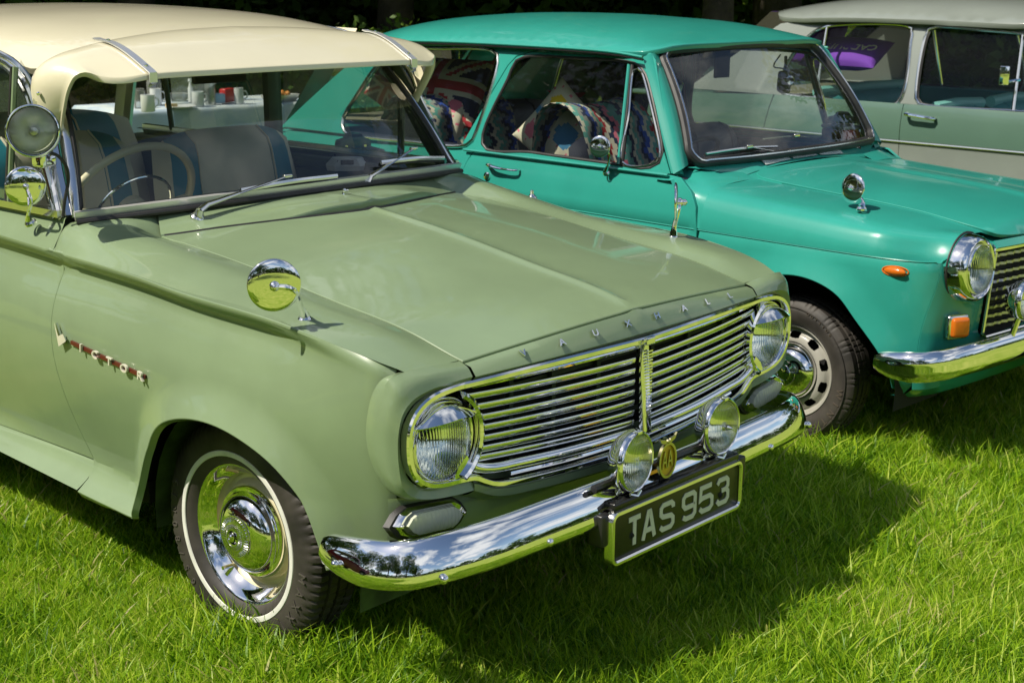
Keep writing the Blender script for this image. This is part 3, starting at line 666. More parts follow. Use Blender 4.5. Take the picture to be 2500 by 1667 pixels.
for sx in (-1, 1):
    c = (sx*.651, -.653, .666)
    hl = round_lamp(sage, c, (0, -1, 0.02), .083, .007, .060, LENS, bulb=False)
    tag(hl, 'right headlamp with pointed chrome eyebrow' if sx < 0 else 'left headlamp with pointed chrome eyebrow')
    MB().lathe([(.090, -.012), (.094, .002), (.099, .004), (.103, -.002), (.103, -.02)], (sx*.651, -.652, .666), (0, -1, 0), 48).build('headlamp_ring', CHROME, hl, sharp=60)
    MB().lathe([(.104, -.010), (.088, -.014)], (sx*.651, -.648, .666), (0, -1, 0), 40).build('headlamp_bucket', BLACK, hl)
    # chrome bow on the grille side
    P = [(sx*(.651-.108*math.cos(t)), -.672, .668+.108*math.sin(t)) for t in np.linspace(-1.05, 1.1, 24)]
    MB().sweep(P, [(-.007, -.012), (-.007, .004), (0, .008), (.007, .004), (.007, -.012)], up=(0, -1, 0)).build('headlamp_bow', CHROME, hl, sharp=40)
    MB().lathe([(.0005, .004), (.004, .003), (.005, 0)], (sx*.578, -.671, .583), (0, -1, 0), 10).build('screw', CHROME2, hl)
    MB().extrude([(-.030, -.014), (.035, -.016), (.020, .012), (-.006, .030)], lambda a, b: (sx*(.590-a*0-.0)+sx*a, -.668, .592+b), (0, .006, 0)).build('corner_plate', CHROME, hl)
    # eyebrow
    rows = []
    for th in np.linspace(R(34), R(146), 31):
        cx, cz = math.cos(th), math.sin(th); r_ = .091; q_ = cx/math.cos(R(34))
        a = np.array([sx*.651+r_*cx, -.655, .666+r_*cz]); fwd = .044*max(0, 1-abs(q_)**2.2)**.7
        fr_ = np.array([sx*.651+.098*q_*(.86+.14*abs(q_)), -.664-fwd, .666+.056+.006*(1-q_*q_)-.004*abs(q_)])
        row = []
        for t in np.linspace(0, 1, 8):
            p = a*(1-t)+fr_*t; p[2] += .007*math.sin(math.pi*t)*math.sin(th)
            row.append(p)
        row.append(fr_+np.array([0, .001, -.003])); row.append(fr_+np.array([0, .012, -.002])); rows.append(row)
    MB().grid(rows).build('eyebrow', CHROME, hl, sharp=50)
LENS2 = lens_mat('indicator_lens', (.62, .65, .50), scale=26, axis='X', strength=.6); LENS2.node_tree.nodes['Principled BSDF'].inputs['Transmission Weight'].default_value = .12; LENS2.node_tree.nodes['Principled BSDF'].inputs['Roughness'].default_value = .12
for sx in (-1, 1):
    a_ = -sx*R(9)*0; cx0, cy0, cz0 = sx*.672, -.642, .492; til = sx*.12
    def ind(a, b, d=0): return (cx0+sx*a, cy0+.055*max(0, a+.02)*1.0-.012*d, cz0+b+.10*a)
    hexo = [(-.106, 0), (-.088, .022), (-.066, .034), (.066, .034), (.088, .022), (.106, 0), (.088, -.022), (.066, -.034), (-.066, -.034), (-.088, -.022)]
    hexi = [(a*.80, b*.74) for a, b in hexo]
    m = MB(); lo_ = [cr([(a*k, b*k) for a, b in hexo], 60, True) for k in (1.06, 1.0)]
    P0 = [ind(a*1.04, b*1.06, -1.2) for a, b in hexo]; P1 = [ind(a, b, .2) for a, b in hexo]; P2 = [ind(a*.94, b*.9, .9) for a, b in hexo]; P3 = [ind(a, b, .7) for a, b in hexi]; P4 = [ind(a, b, -.4) for a, b in hexi]
    m.grid([P0, P1, P2, P3, P4], cv=True); il = m.build('indicator', CHROME, sage, sharp=35)
    m = MB(); Q = [[ind(a*k, b*k, d) for a, b in hexi] for k, d in ((1, .5), (.96, 1.6), (.7, 2.0), (.02, 2.1))]; m.grid(Q, cv=True); m.build('lens', LENS2, il, sharp=35)
    m = MB(); m.grid([[ind(a*k, b*k, -.6) for a, b in hexi] for k in (1, .02)], cv=True); m.build('reflector', STEEL, il)
    m = MB(); m.sphere(ind(-.093, 0, 1), .005, 8); m.sphere(ind(.093, 0, 1), .005, 8); m.each('screw', CHROME2, il)
    MB().grid([[ind(a*k, b*k-.002, d) for a, b in hexo] for k, d in ((1.16, -1.3), (1.10, -.2), (.95, -.2))], cv=True).build('gasket', RUBBER, il)
# ---------------------------------------------------------------- bumper
bp = cr([(.806, -.44, .414), (.812, -.52, .416), (.808, -.61, .421), (.782, -.676, .430), (.72, -.722, .440), (.61, -.757, .447), (.4, -.775, .450), (.2, -.784, .451), (0, -.787, .451)], 60)
bpath = np.vstack([mirx(bp, -1), bp[::-1][1:]])
def bsc(i, n): 
    t = min(i, n-1-i)/8.0; return (.45+.55*min(1, t)**.5)*.93
prof = [(-.046, .004), (-.054, .010), (-.056, .022), (-.048, .034), (-.034, .0375), (-.015, .034), (.005, .027), (.025, .018), (.042, .007), (.052, -.004), (.054, -.012), (.050, -.012), (.040, -.002), (.020, .010), (-.010, .022), (-.034, .028), (-.044, .020)]
T_ = np.gradient(bpath, axis=0); ups = np.stack([-T_[:, 1], T_[:, 0], T_[:, 2]*0], 1)
if ups[60, 1] > 0: ups = -ups
# the outward direction carries the bulge: side = vertical
bumper = MB().sweep(bpath, [(-a if True else a, b) for a, b in prof], ups=ups, scale=[bsc(i, len(bpath)) for i in range(len(bpath))]).build('front_bumper', CHROME, sage, sharp=60)
m = MB()
for sx in (-1, 1):
    m.sphere((sx*.846, -.52, .405), .010, 10); m.sphere((sx*.745, -.752, .405), .011, 10, (1, 1, 1)); m.sphere((sx*.46, -.806, .418), .010, 10, (1, .8, 1))
m.each('bumper_bolt', CHROME, bumper)
MB().tube([(-.30, -.80, .50), (.28, -.80, .50)], .010, 8).build('badge_bar', simple('black_bar', (.015, .015, .015), .25, 0), bumper)
m = MB()
for sx in (-1, 1):
    m.box((sx*.285, -.806, .40), (.035, .045, .08), None, .006)
m.each('bumper_bracket', simple('bracket_black', (.02, .02, .02), .3), bumper)
# number plate
pl = MB().box((-.008, -.832, .376), (.532, .006, .118), None, .003).build('number_plate', simple('plate_black', (.010, .010, .009), .28, bump=(60, .2, .0004)), sage)
def rrect(w, h, r, n=6, c=(0, 0)):
    o = []
    for qx, qz, a0 in ((1, 1, 0), (-1, 1, 90), (-1, -1, 180), (1, -1, 270)):
        for k in range(n+1):
            t = R(a0+90*k/n); o.append((c[0]+qx*(w/2-r)+r*math.cos(t), c[1]+qz*(h/2-r)+r*math.sin(t)))
    return o
P = [(x-.008, -.838, z+.376) for x, z in rrect(.537, .122, .018)]
MB().sweep(P, [(-.007, -.016), (-.007, .002), (-.003, .006), (.004, .005), (.007, -.001), (.007, -.016)], up=(0, -1, 0), closed=True).build('plate_frame', CHROME2, pl, sharp=40)
MB().box((-.008, -.812, .452), (.52, .055, .022), None, .006).build('plate_rail', simple('rail_black', (.012, .012, .012), .2), pl)
SILV = simple('plate_letter_white', (.60, .60, .52), .35)
def strokes(ch, x0, x1, z0=.339, z1=.4135, w=.0125):
    x0 = (x0-.016)*.98; x1 = (x1-.016)*.98
    W_, H_ = x1-x0-w, z1-z0-w; q = lambda a, b: (x0+w/2+a*W_, 0, z0+w/2+b*H_)
    S_ = {'T': [[(0, 1), (1, 1)], [(.5, 1), (.5, -.07)]], 'A': [[(0, -.08), (.42, 1), (.58, 1), (1, -.08)], [(.2, .28), (.8, .28)]],
          'S': [[(.98, .76), (.98, .88), (.82, 1), (.18, 1), (.02, .88), (.02, .64), (.18, .52), (.82, .46), (.98, .34), (.98, .12), (.82, 0), (.18, 0), (.0, .12)]],
          '9': [[(.98, .50), (.98, .88), (.82, 1), (.18, 1), (.02, .88), (.02, .60), (.18, .46), (.98, .46)], [(.98, .5), (.98, .14), (.80, 0), (.25, 0), (.02, .10)]],
          '5': [[(.92, 1), (.06, 1), (.02, .50), (.20, .56), (.80, .56), (.98, .44), (.98, .12), (.80, 0), (.20, 0), (.0, .14)]],
          '3': [[(.02, .84), (.18, 1), (.80, 1), (.96, .88), (.96, .66), (.80, .53), (.42, .52)], [(.80, .53), (.98, .40), (.98, .14), (.80, 0), (.20, 0), (.0, .14)]]}[ch]
    m = MB()
    for i, s_ in enumerate(S_):
        P = [np.array(q(a, b))+np.array([0, -.8368-.0003*i, 0]) for a, b in s_]
        # mitred flat stroke
        Lp = []; Rp = []
        for k in range(len(P)):
            d1 = (P[k]-P[k-1]) if k else (P[1]-P[0]); d2 = (P[k+1]-P[k]) if k < len(P)-1 else d1
            d1 = d1/np.linalg.norm(d1); d2 = d2/np.linalg.norm(d2); n1 = np.array([-d1[2], 0, d1[0]]); n2 = np.array([-d2[2], 0, d2[0]]); b = n1+n2; b /= np.linalg.norm(b); sc = min(1.6, 1/max(.4, b @ n1))
            Lp.append(P[k]+b*w/2*sc); Rp.append(P[k]-b*w/2*sc)
        n_ = len(P); back = np.array([0, .003, 0]); vs = Lp+Rp+[p+back for p in Lp]+[p+back for p in Rp]; fs = []
        for k in range(n_-1): fs += [(k, k+1, n_+k+1, n_+k), (k, 2*n_+k, 2*n_+k+1, k+1), (n_+k, n_+k+1, 3*n_+k+1, 3*n_+k)]
        fs += [(0, n_, 3*n_, 2*n_), (n_-1, 3*n_-1, 4*n_-1, 2*n_-1)]; m.add(vs, fs)
    return m
for ch, a, b in (('T', -.205, -.146), ('A', -.146, -.087), ('S', -.075, -.009), ('9', .020, .086), ('5', .095, .163), ('3', .172, .236)):
    strokes(ch, a, b).build('plate_letter', SILV, pl, sharp=20)
m = MB()
for x in (-.183, .190): m.lathe([(.0005, .004), (.004, .004), (.006, .001), (.010, .0)], (x-.013, -.8355, .366), (0, -1, 0), 14)
m.each('plate_screw', BLACK, pl)
# fog lamps on the bar
for i, sx in enumerate((-1, 1)):
    c = Vector((sx*.180, -.826, .547 if sx > 0 else .543)); nrm = Vector((.10 if sx < 0 else -.02, -1, .02))
    fl = round_lamp(sage, c, nrm, .066, .009, .045, LENSF, 'fog_lamp', bulb=(sx < 0), rim_d=.010)
    tag(fl, 'fog lamp with plain lens above the number plate' if sx < 0 else 'fog lamp with chrome bullet in the middle of its lens')
    MB().lathe([(.072, -.012), (.070, -.024), (.058, -.040), (.040, -.050), (.018, -.055), (.0005, -.056)], c, nrm, 36).build('lamp_shell', CHROME if sx > 0 else CHROME, fl)
    m = MB(); m.tube([c+Vector((0, .03, -.062)), c+Vector((0, .035, -.082)), Vector((c.x, -.80, .468))], [.012, .012, .016], 10); m.box((c.x, -.80, .470), (.06, .03, .012), None, .004); m.tube([c+Vector((-.02, -.004, -.076)), c+Vector((0, -.010, -.083)), c+Vector((.02, -.004, -.076))], .004, 6); m.build('lamp_foot', CHROME2, fl)
    m = MB(); m.box(c+Vector((0, -.002, .073)), (.016, .026, .010), None, .002); m.tube([c+Vector((-.010, -.004, .078)), c+Vector((0, -.012, .070))], .003, 6); m.each('lamp_clip', CHROME, fl)
    if sx > 0: MB().lathe([(.0005, .036), (.003, .032), (.006, .022), (.009, .014), (.012, .010), (.014, .006)], c, nrm, 18).build('bullet', CHROME, fl)
# yellow motoring club badge
YEL = simple('badge_yellow', (.62, .42, .03), .3); BRASS = simple('badge_metal', (.50, .46, .28), .25, 1)
e = lambda a, b: (-.045+a, -.826, .512+b)
bd = MB().extrude([(.031*math.cos(t), .040*math.sin(t)) for t in np.linspace(0, 2*math.pi, 28, endpoint=False)], lambda a, b: (-.045+a, -.820, .512+b), (0, .004, 0)).build('club_badge', YEL, sage)
MB().sweep([(-.045+.033*math.cos(t), -.822, .512+.042*math.sin(t)) for t in np.linspace(0, 2*math.pi, 28, endpoint=False)], [(-.003, -.004), (-.003, .004), (.003, .004), (.003, -.004)], up=(0, -1, 0), closed=True).build('badge_rim', BRASS, bd)
for x in (-.011, .011):
    place_mesh('badge_letter', text_mesh('A', .050, .0014, .0004, (.62, 1.25)), BRASS, bd, (-.045+x, -.823, .512), (1, 0, 0), (0, 0, 1), (0, -1, 0))
m = MB()
for sx in (-1, 1): m.extrude([(0, .0), (sx*.010, .012), (sx*.030, .016), (sx*.036, .022), (sx*.028, .008), (sx*.012, .002)], lambda a, b: (-.045+a, -.825, .553+b), (0, .005, 0))
m.sphere((-.045, -.823, .560), .006, 8); m.build('badge_wings', BRASS, bd)
MB().extrude([(-.016, -.05), (.016, -.05), (.020, .0), (-.020, .0)], lambda a, b: (-.045+a, -.817, .485+b), (0, .004, 0)).build('badge_stem', RUBBER, bd)
# ---------------------------------------------------------------- wheels
def tyre_mesh(r, w, rin, seg=260, block=72, mat=TYRE, parent=None, o=(0, 0, 0), ax=(-1, 0, 0), fine=False):
    hw = w/2; prof = [(rin+.002, -hw*.72), (rin+.012, -hw*.86), (rin+.03, -hw*.97), (rin+.055, -hw), (r-.035, -hw*.98), (r-.018, -hw*.90), (r-.008, -hw*.80), (r-.002, -hw*.70), (r-.002, -hw*.42), (r-.010, -hw*.40), (r-.010, -hw*.34), (r, -hw*.32), (r, -hw*.06), (r-.009, -hw*.04)]
    prof = prof+[(a, -b) for a, b in prof[::-1]]
    P = np.array(prof); G = []
    for i in range(seg):
        t = 2*math.pi*i/seg; ph = (i*block/seg) % 1; row = []
        for j, (a, h) in enumerate(P):
            g = 0
            if 5 <= min(j, len(P)-1-j) <= 8 and ph < (.14 if fine else .24): g = .0035 if fine else .006
            if 11 <= min(j, len(P)-1-j) <= 12 and (ph+.5) % 1 < .18: g = .003
            row.append(((a-g)*math.cos(t), (a-g)*math.sin(t), h))
        G.append(row)
    a = Vector(ax).normalized(); q = a.to_track_quat('Z', 'Y').to_matrix(); o = Vector(o)
    G = [[tuple(o+q @ Vector(p)) for p in row] for row in G]
    return MB().grid(G, cu=True).build('tyre', mat, parent, sharp=26)
def arc_text(txt, r, size, c, sx, a0, step, mat, parent, depth=.0022, h=0, flipdir=False):
    for i, ch in enumerate(txt):
        if ch == ' ': continue
        a = a0+i*step; me = text_mesh(ch, size, depth, 0, (1.0, 1.0))
        er = Vector((0, math.cos(a), math.sin(a))); n_ = Vector((sx, 0, 0)); ex = er.cross(n_)
        T = Matrix(((ex.x, er.x, n_.x, c[0]+sx*h), (ex.y, er.y, n_.y, c[1]+er.y*r), (ex.z, er.z, n_.z, c[2]+er.z*r), (0, 0, 0, 1)))
        me.transform(T); link('tyre_letter', me, mat, parent, 30)
TLET = simple('tyre_letter_rubber', (.07, .062, .052), .55)
RIMC = paint('cream_wheel_enamel', (.66, .60, .38), wear=.02)
for (sx, yy) in ((-1, 0.0), (1, 0.0), (-1, 2.6), (1, 2.6)):
    o = (sx*.632, yy, .290); ax = (sx, 0, 0)
    wh = MB().lathe([(.176, .040), (.170, .042), (.164, .036), (.156, .018), (.146, .008), (.134, .010), (.122, .024), (.10, .028), (.06, .03), (.0005, .03)], o, ax, 64).build('wheel', RIMC, sage)
    ty = tyre_mesh(.297, .166, .176, seg=288 if yy == 0 and sx < 0 else 144, parent=wh, o=o, ax=ax)
    MB().lathe([(.2055, .0815), (.207, .0835), (.213, .0842), (.219, .0838), (.2205, .0815)], o, ax, 96).build('whitewall', WHITEWALL, wh)
    MB().lathe([(.190, .048), (.190, .058), (.186, .063), (.180, .063), (.174, .057), (.166, .044), (.158, .033), (.150, .025)], o, ax, 96).build('wheel_trim_ring', CHROME, wh, sharp=50)
    hc = MB().lathe([(.118, .022), (.118, .034), (.114, .040), (.107, .040), (.1045, .043), (.103, .050), (.096, .060), (.082, .071), (.062, .079), (.035, .084), (.0005, .086)], o, ax, 96).build('hub_cap', CHROME, wh, sharp=35)
    if yy == 0:
        m = MB(); q_ = Vector(ax).to_track_quat('Z', 'Y').to_matrix(); m.lathe([(.056, .080), (.0555, .0845), (.053, .085), (.050, .0845), (.030, .0905), (.022, .0925), (.018, .0915)], o, ax, 48)
        for k in range(40):
            t = 2*math.pi*k/40; d = Vector((math.cos(t), math.sin(t), 0)); rm = q_ @ Matrix.Rotation(t, 3, 'Z')
            m.box(Vector(o)+q_ @ (d*.0445+Vector((0, 0, .0865))), (.013, .0028, .003), rm); m.box(Vector(o)+q_ @ (d*.0285+Vector((0, 0, .0915))), (.010, .0018, .003), rm)
        m.build('hub_medallion', CHROME2, hc, sharp=30)['kind'] = 'stuff'
        m = MB(); m.sphere(Vector(o)+Vector((sx*.094, 0, .002)), .013, 10, (.5, 1, 1)); m.sphere(Vector(o)+Vector((sx*.097, -.004, .006)), .007, 8); m.sphere(Vector(o)+Vector((sx*.096, .005, -.004)), .006, 8); m.each('hub_emblem', CHROME, hc)
        m = MB(); a_ = R(232); m.tube([Vector(o)+Vector((sx*.02, .150*math.cos(a_)*-sx*sx, .150*math.sin(a_))), Vector(o)+Vector((sx*.058, .148*math.cos(a_)*-1, .148*math.sin(a_)))], .0055, 8)
        m.build('tyre_valve', CHROME2, wh)
    if sx < 0 and yy == 0:
        arc_text('MAXXIS MA-1', .252, .034, (sx*.632, 0, .29), sx, R(205-16), R(9.5), TLET, wh, h=.0825)
        arc_text('165/80R13', .252, .030, (sx*.632, 0, .29), sx, R(-52), R(9), TLET, wh, h=.0825)
# ---------------------------------------------------------------- mirrors
def dome_mirror(parent, c, n, r, base, base_n, mid, rr=.006, base_r=.018, name='wing_mirror'):
    n = Vector(n).normalized(); c = Vector(c)
    k = MB().lathe([(.0005, -.004), (r*.9, -.004), (r, -.002), (r*1.0, .001)]+[(r*math.cos(t), .001+r*.16*math.sin(t)) for t in np.linspace(.12, 1.5, 12)]+[(.0005, .001+r*.16)], c, n, 48).build(name, CHROME, parent, sharp=50)
    b = Vector(base); bn = Vector(base_n).normalized()
    m = MB(); m.lathe([(base_r, 0), (base_r, .006), (base_r*.8, .011), (base_r*.72, .013)], b-bn*.003, bn, 20)
    P = [b+bn*.008]+[Vector(q) for q in mid]+[c+n*(r*.18)]; rad = np.interp(np.linspace(0, 1, 16), [0, .25, 1], [base_r*.72, rr, rr*.9]); m.tube(cr(P, 16), rad, 10)
    m.build('mirror_stem', CHROME, k)
    m = MB(); m.sphere(c+n*(r*.18), rr*1.9, 12); m.sphere(c+n*(r*.18+rr*2), rr*1.3, 10); m.each('mirror_joint', CHROME, k)
    return k
wmn = -(Vector((-.82, -.32, .99))-Vector(CAMP)).normalized(); wmn.z = .0
dome_mirror(sage, (-.826, -.322, .990), wmn+Vector((.06, -.06, .0)), .0585, (-.728, -.305, .893), (0, 0, 1), [(-.752, -.322, .930), (-.800, -.352, .982)], rr=.0062, base_r=.017)
dome_mirror(sage, (.712, -.290, 1.000), (.57, -.82, .03), .0585, (.700, -.294, .893), (0, 0, 1), [(.702, -.296, .93), (.708, -.305, .985)], rr=.0075, base_r=.017)
# lettered side badge
for sx in (-1,):
    f = vside(sx)
    def bpnt(t, dz=0, o=.0): 
        s = -.612+t*(.40); z = .716-.040*t+dz; p = f(s, z); return Vector(p)+Vector((sx*o, 0, 0))
    BLET = simple('badge_cream_letter', (.72, .68, .56), .25, .3)
    RED = simple('badge_maroon', (.10, .012, .010), .3)
    bgd = MB().sweep([bpnt(t, 0, .006) for t in np.linspace(.16, .98, 12)], [(-.005, -.005), (-.005, .001), (.005, .001), (.005, -.005)], up=(sx, 0, 0)).build('side_badge', RED, sage)
    MB().extrude([(0, .040), (.055, .010), (.085, .016), (.105, .004), (.070, -.006), (.052, -.014), (.020, .006)], lambda a, b: tuple(bpnt(a, b-.004, .010)), (sx*-.006, 0, 0)).build('badge_letter', CHROME2, bgd)
    m = MB(); m.add([tuple(bpnt(a, b, .014)) for a, b in ((-.01, .040), (.045, .006), (.10, .018), (.135, .002), (.075, -.014), (.042, -.022))], [(0, 1, 5), (1, 2, 3, 4), (1, 4, 5)]); m.build('badge_letter', BLET, bgd)
    for ch, t in zip('ICTOR', (.30, .46, .62, .78, .95)):
        p = bpnt(t, 0, .0105); ex = (bpnt(t+.03)-bpnt(t-.03)).normalized(); n_ = Vector((sx, 0, 0)); ey = n_.cross(ex)
        place_mesh('badge_letter', text_mesh(ch, .033, .0030, .0008, (1.15, .9)), BLET, bgd, p, ex, ey, n_)
# wipers, washer jet, filler of small things on the scuttle
def wiper(base, elbow, joint, b0, b1, n=(0, -.5, .85)):
    base = Vector(base); n = Vector(n)
    wp = MB().lathe([(.020, -.006), (.020, .002), (.016, .006), (.013, .012), (.011, .020), (.009, .026)], base, n, 20).build('wiper', CHROME2, sage)
    m = MB(); m.tube([base+n*.02, elbow, Vector(elbow)*.62+Vector(joint)*.38], [.013, .0115, .007], 10, flat=(1, .7)); m.tube([Vector(elbow)*.62+Vector(joint)*.38, joint], [.006, .0045], 8, flat=(1.2, .6)); m.box(joint, (.03, .012, .010), None, .003); m.build('wiper_arm', CHROME2, wp)
    m = MB(); P = cr([b0, (Vector(b0)+Vector(b1))/2+Vector((0, -.010, .006)), b1], 14); m.tube(P, .0045, 6, flat=(1, 1.6)); m.build('wiper_blade', CHROME2, wp)
    m = MB(); m.tube([Vector(p)+Vector((0, .006, -.008)) for p in P], .0065, 6); m.build('wiper_rubber', RUBBER, wp)
wy = lambda u, v, y: V.Y(u, v, y)
wiper(wy(483, 529, .470), wy(505, 500, .460), wy(702, 430, .475), wy(588, 465, .482), wy(823, 430, .475))
wiper(wy(890, 461, .490), wy(903, 432, .480), wy(1010, 363, .535), wy(930, 397, .51), wy(1084, 386, .545))
m = MB(); w0 = Vector(vtop(.13, .50)) ; w0 = Vector(V.Z(838, 482, 1.019)); m.lathe([(.006, -.004), (.006, .006), (.004, .010), (.004, .016)], w0, (0, 0, 1), 12); m.sphere(w0+Vector((.003, -.003, .020)), .0065, 10); m.tube([w0+Vector((0, 0, .018)), w0+Vector((.016, -.004, .020))], .003, 6); m.build('washer_jet', CHROME, sage)
m = MB(); a0 = Vector((.748, .30, .938)); m.lathe([(.020, -.006), (.020, .004), (.015, .014), (.008, .022), (.006, .024), (.006, .034), (.004, .036)], a0, (0, 0, 1), 18); m.build('aerial_base', CHROME2, sage)
# spot lamp on the pillar, door mirror
sc_ = V.Y(80, 320, .52); sn = (Vector(CAMP)-Vector(sc_)).normalized()+Vector((-.10, -.02, .04))
spm = glass_thin('clear_lamp_glass', (.96, .98, .94), refl=.8, dirt_haze=.02)
sp = round_lamp(sage, sc_, sn, .058, .008, .055, spm, 'spot_lamp', bulb=False, rim_d=.010)
tag(sp, 'round chrome spot lamp clamped to the windscreen pillar')
MB().lathe([(.066, -.012), (.064, -.03), (.050, -.055), (.030, -.075), (.0005, -.08)], sc_, sn, 32).build('lamp_shell', CHROME, sp)
MB().lathe([(.0005, -.030), (.010, -.032), (.012, -.045), (.010, -.055)], sc_, sn, 14).build('bulb', STEEL, sp)
P = [wy(u, v, y) for u, v, y in ((110, 372, .56), (132, 378, .60), (158, 400, .63), (166, 440, .635), (160, 490, .62), (156, 530, .61), (140, 580, .60), (124, 604, .595))]
MB().tube(cr([wy(112, 373, .56), wy(140, 380, .58), wy(163, 410, .60), wy(167, 440, .605), wy(158, 490, .61), wy(154, 528, .615)], 24), .0045, 8).build('lamp_cable', RUBBER, sp)
m = MB(); m.tube([Vector(wy(95, 370, .56)), Vector(wy(112, 385, .62)), Vector(wy(128, 392, .66))], .011, 10); m.box(wy(112, 392, .64), (.05, .03, .03), None, .008); m.box(wy(95, 385, .60), (.02, .05, .05), None, .008); m.build('lamp_clamp', CHROME, sp)
dc = Vector(V.Y(62, 455, .70)); dn = (Vector(CAMP)-dc).normalized(); dn.z = .03; dn += Vector((.05, -.1, 0))
dome_mirror(sage, dc, dn, .052, V.X(75, 545, -.782), (-.4, 0, .9), [Vector(V.X(70, 520, -.80)), Vector(V.Y(76, 490, .66))], rr=.0045, base_r=.016, name='door_mirror')
# the slanting chrome bars of the quarter light, as seen between lamp and mirror
m = MB(); m.tube([wy(140, 522, .69), wy(108, 400, .72), wy(92, 330, .73)], .010, 8, flat=(1, .8)); m.tube([wy(122, 500, .73), wy(95, 400, .75)], .006, 8); m.each('quarter_light_frame', CHROME2, sage)
# ---------------------------------------------------------------- inside the sage car
CLOTH = simple('cream_vinyl', (.66, .62, .46), .55, bump=(30, .2, .001), var=(6, .06)); BLUE = simple('blue_vinyl', (.02, .20, .27), .45)
dash = MB().grid([[(x, .50+.16*abs(x/.7)**2*(1-k)+dy, z-.02*(x/.7)**2*(1-k)) for x in np.linspace(-.68, .68, 25)] for dy, z, k in ((.02, 1.018, 0), (.14, 1.018, .3), (.34, 1.0, 1), (.37, .985, 1), (.37, .90, 1))]).build('dashboard', simple('dash_green', (.10, .16, .08), .35), sage)
MB().grid([[(x, yy, z) for x in np.linspace(-.55, .55, 20)] for yy, z in ((.60, 1.024), (.66, 1.021))]).build('dash_vent', RUBBER, dash)
# steering wheel
sc0 = Vector((-.265, 1.06, .960)); sa = Vector((0, .80, .52)).normalized(); q_ = sa.to_track_quat('Z', 'Y').to_matrix()
def ring(r, n=48, h=0, a0=0, a1=2*math.pi): return [sc0+q_ @ Vector((r*math.cos(t), r*math.sin(t), h)) for t in np.linspace(a0, a1, n, endpoint=abs(a1-a0) < 6.2)]
stw = MB().tube(ring(.222), .0125, 12, closed=True).build('steering_wheel', simple('ivory_plastic', (.62, .58, .40), .25), sage)
m = MB(); m.tube(ring(.130, 40, -.03, R(-20), R(200)), .005, 8); m.build('horn_ring', CHROME, stw)
m = MB(); m.tube([ring(.215)[0], sc0+q_ @ Vector((0, 0, -.05)), ring(.215)[24]], .011, 8); m.lathe([(.0005, .0), (.04, -.006), (.045, -.03), (.03, -.06), (.02, -.30)], sc0, sa, 20); m.build('steering_hub', simple('ivory_plastic2', (.55, .51, .36), .3), stw)
# seats: split front bench with blue stripe, rear bench
def seat(xc, w, y, ztop, name='front_seat', zb=.55, rake=.10, d=.13, blue=True, parent=sage):
    rows = []
    def P(a, b, side):     # a across -1..1, b up 0..1
        edge = 1-abs(a)**6*.25; top = (1-max(0, b-.82)/.18*.0)
        zz_ = zb+(ztop-zb)*b*(1-.10*abs(a)**4*b); yy_ = y+rake*b+side*d/2*(1-abs(a)**5)*(1-max(0, (b-.86)/.14)**2)**.5 if b < 1 else y+rake*b
        return (xc+a*w/2*(1-.06*max(0, b-.7)/.3), yy_, zz_)
    A = np.linspace(-1, 1, 25); B = list(np.linspace(0, 1, 16))
    m = MB(); F_ = [[P(a, b, -1) for a in A] for b in B]; K = [[P(a, b, 1) for a in A] for b in B[::-1]]
    G = F_+K[1:]
    n0 = len(m.f); m.grid(G)
    for i in range(len(G)-1):
        for j in range(24):
            a = (A[j]+A[j+1])/2
            m.mi[n0+i*24+j] = 1 if blue and .52 < abs(a) < .80 else 0
    s = m.build(name, [CLOTH, BLUE], parent, sharp=60)
    MB().box((xc, y-.24, zb-.02), (w, .46, .14), None, .05).build('seat_cushion', CLOTH, s)
    pm = MB()
    for a in (-.52, .52): pm.tube([np.array(P(a, b, -1))+np.array([0, -.002, 0]) for b in B], .004, 6)
    pm.each('piping', CLOTH, s)
    return s
seat(-.34, .62, 1.28, 1.16); seat(.34, .62, 1.28, 1.13); seat(0, 1.26, 2.22, 1.14, 'rear_seat')
m = MB(); m.box((0, .93, 1.345), (.20, .02, .05), None, .008); m.tube([(0, .93, 1.37), (0, .92, 1.42)], .006, 6); m.build('rear_view_mirror', RUBBER, sage)
# ============================================================ the teal saloon in the middle
T = Frame(2.391, -.181, .064)
teal = tag(empty('vintage_car', (2.391, -.181, 0), -.064), 'turquoise two-door saloon with turquoise roof parked between the other two cars', 'car', 'classic cars parked in a row on the grass')
def side_fn(plan_pts, offz, offv, arch=None, flare=.022, fw=.07, close=True):
    P = cr(plan_pts, 700); L = np.concatenate([[0], np.cumsum(np.linalg.norm(np.diff(P, axis=0), axis=1))]); S0 = L-np.interp(0, -P[:, 1], L)
    Tn = np.gradient(P, axis=0); Tn /= np.linalg.norm(Tn, axis=1)[:, None]; Nn = np.stack([-Tn[:, 1], Tn[:, 0]], 1)
    if Nn[200, 0] < 0: Nn = -Nn
    def mk(sx):
        def f(s, z):
            s, z = np.broadcast_arrays(np.asarray(s, float), np.asarray(z, float))
            x = np.interp(s, S0, P[:, 0]); y = np.interp(s, S0, P[:, 1]); nx = np.interp(s, S0, Nn[:, 0]); ny = np.interp(s, S0, Nn[:, 1])
            o = ip(z, offz, offv)
            if arch is not None:
                d = edist(np.stack([y, z], -1).reshape(-1, 2), arch).reshape(y.shape); o = o+flare*np.clip(1-d/fw, 0, 1)**1.4
            return np.stack([sx*(x+nx*o), y+ny*o, z], -1)
        return f
    return mk, S0, P
TARCH = cr([(.32, .26), (.31, .32), (.285, .42), (.225, .52), (.11, .601), (-.063, .637), (-.216, .599), (-.304, .513), (-.391, .413), (-.420, .354), (-.432, .29)], 60)
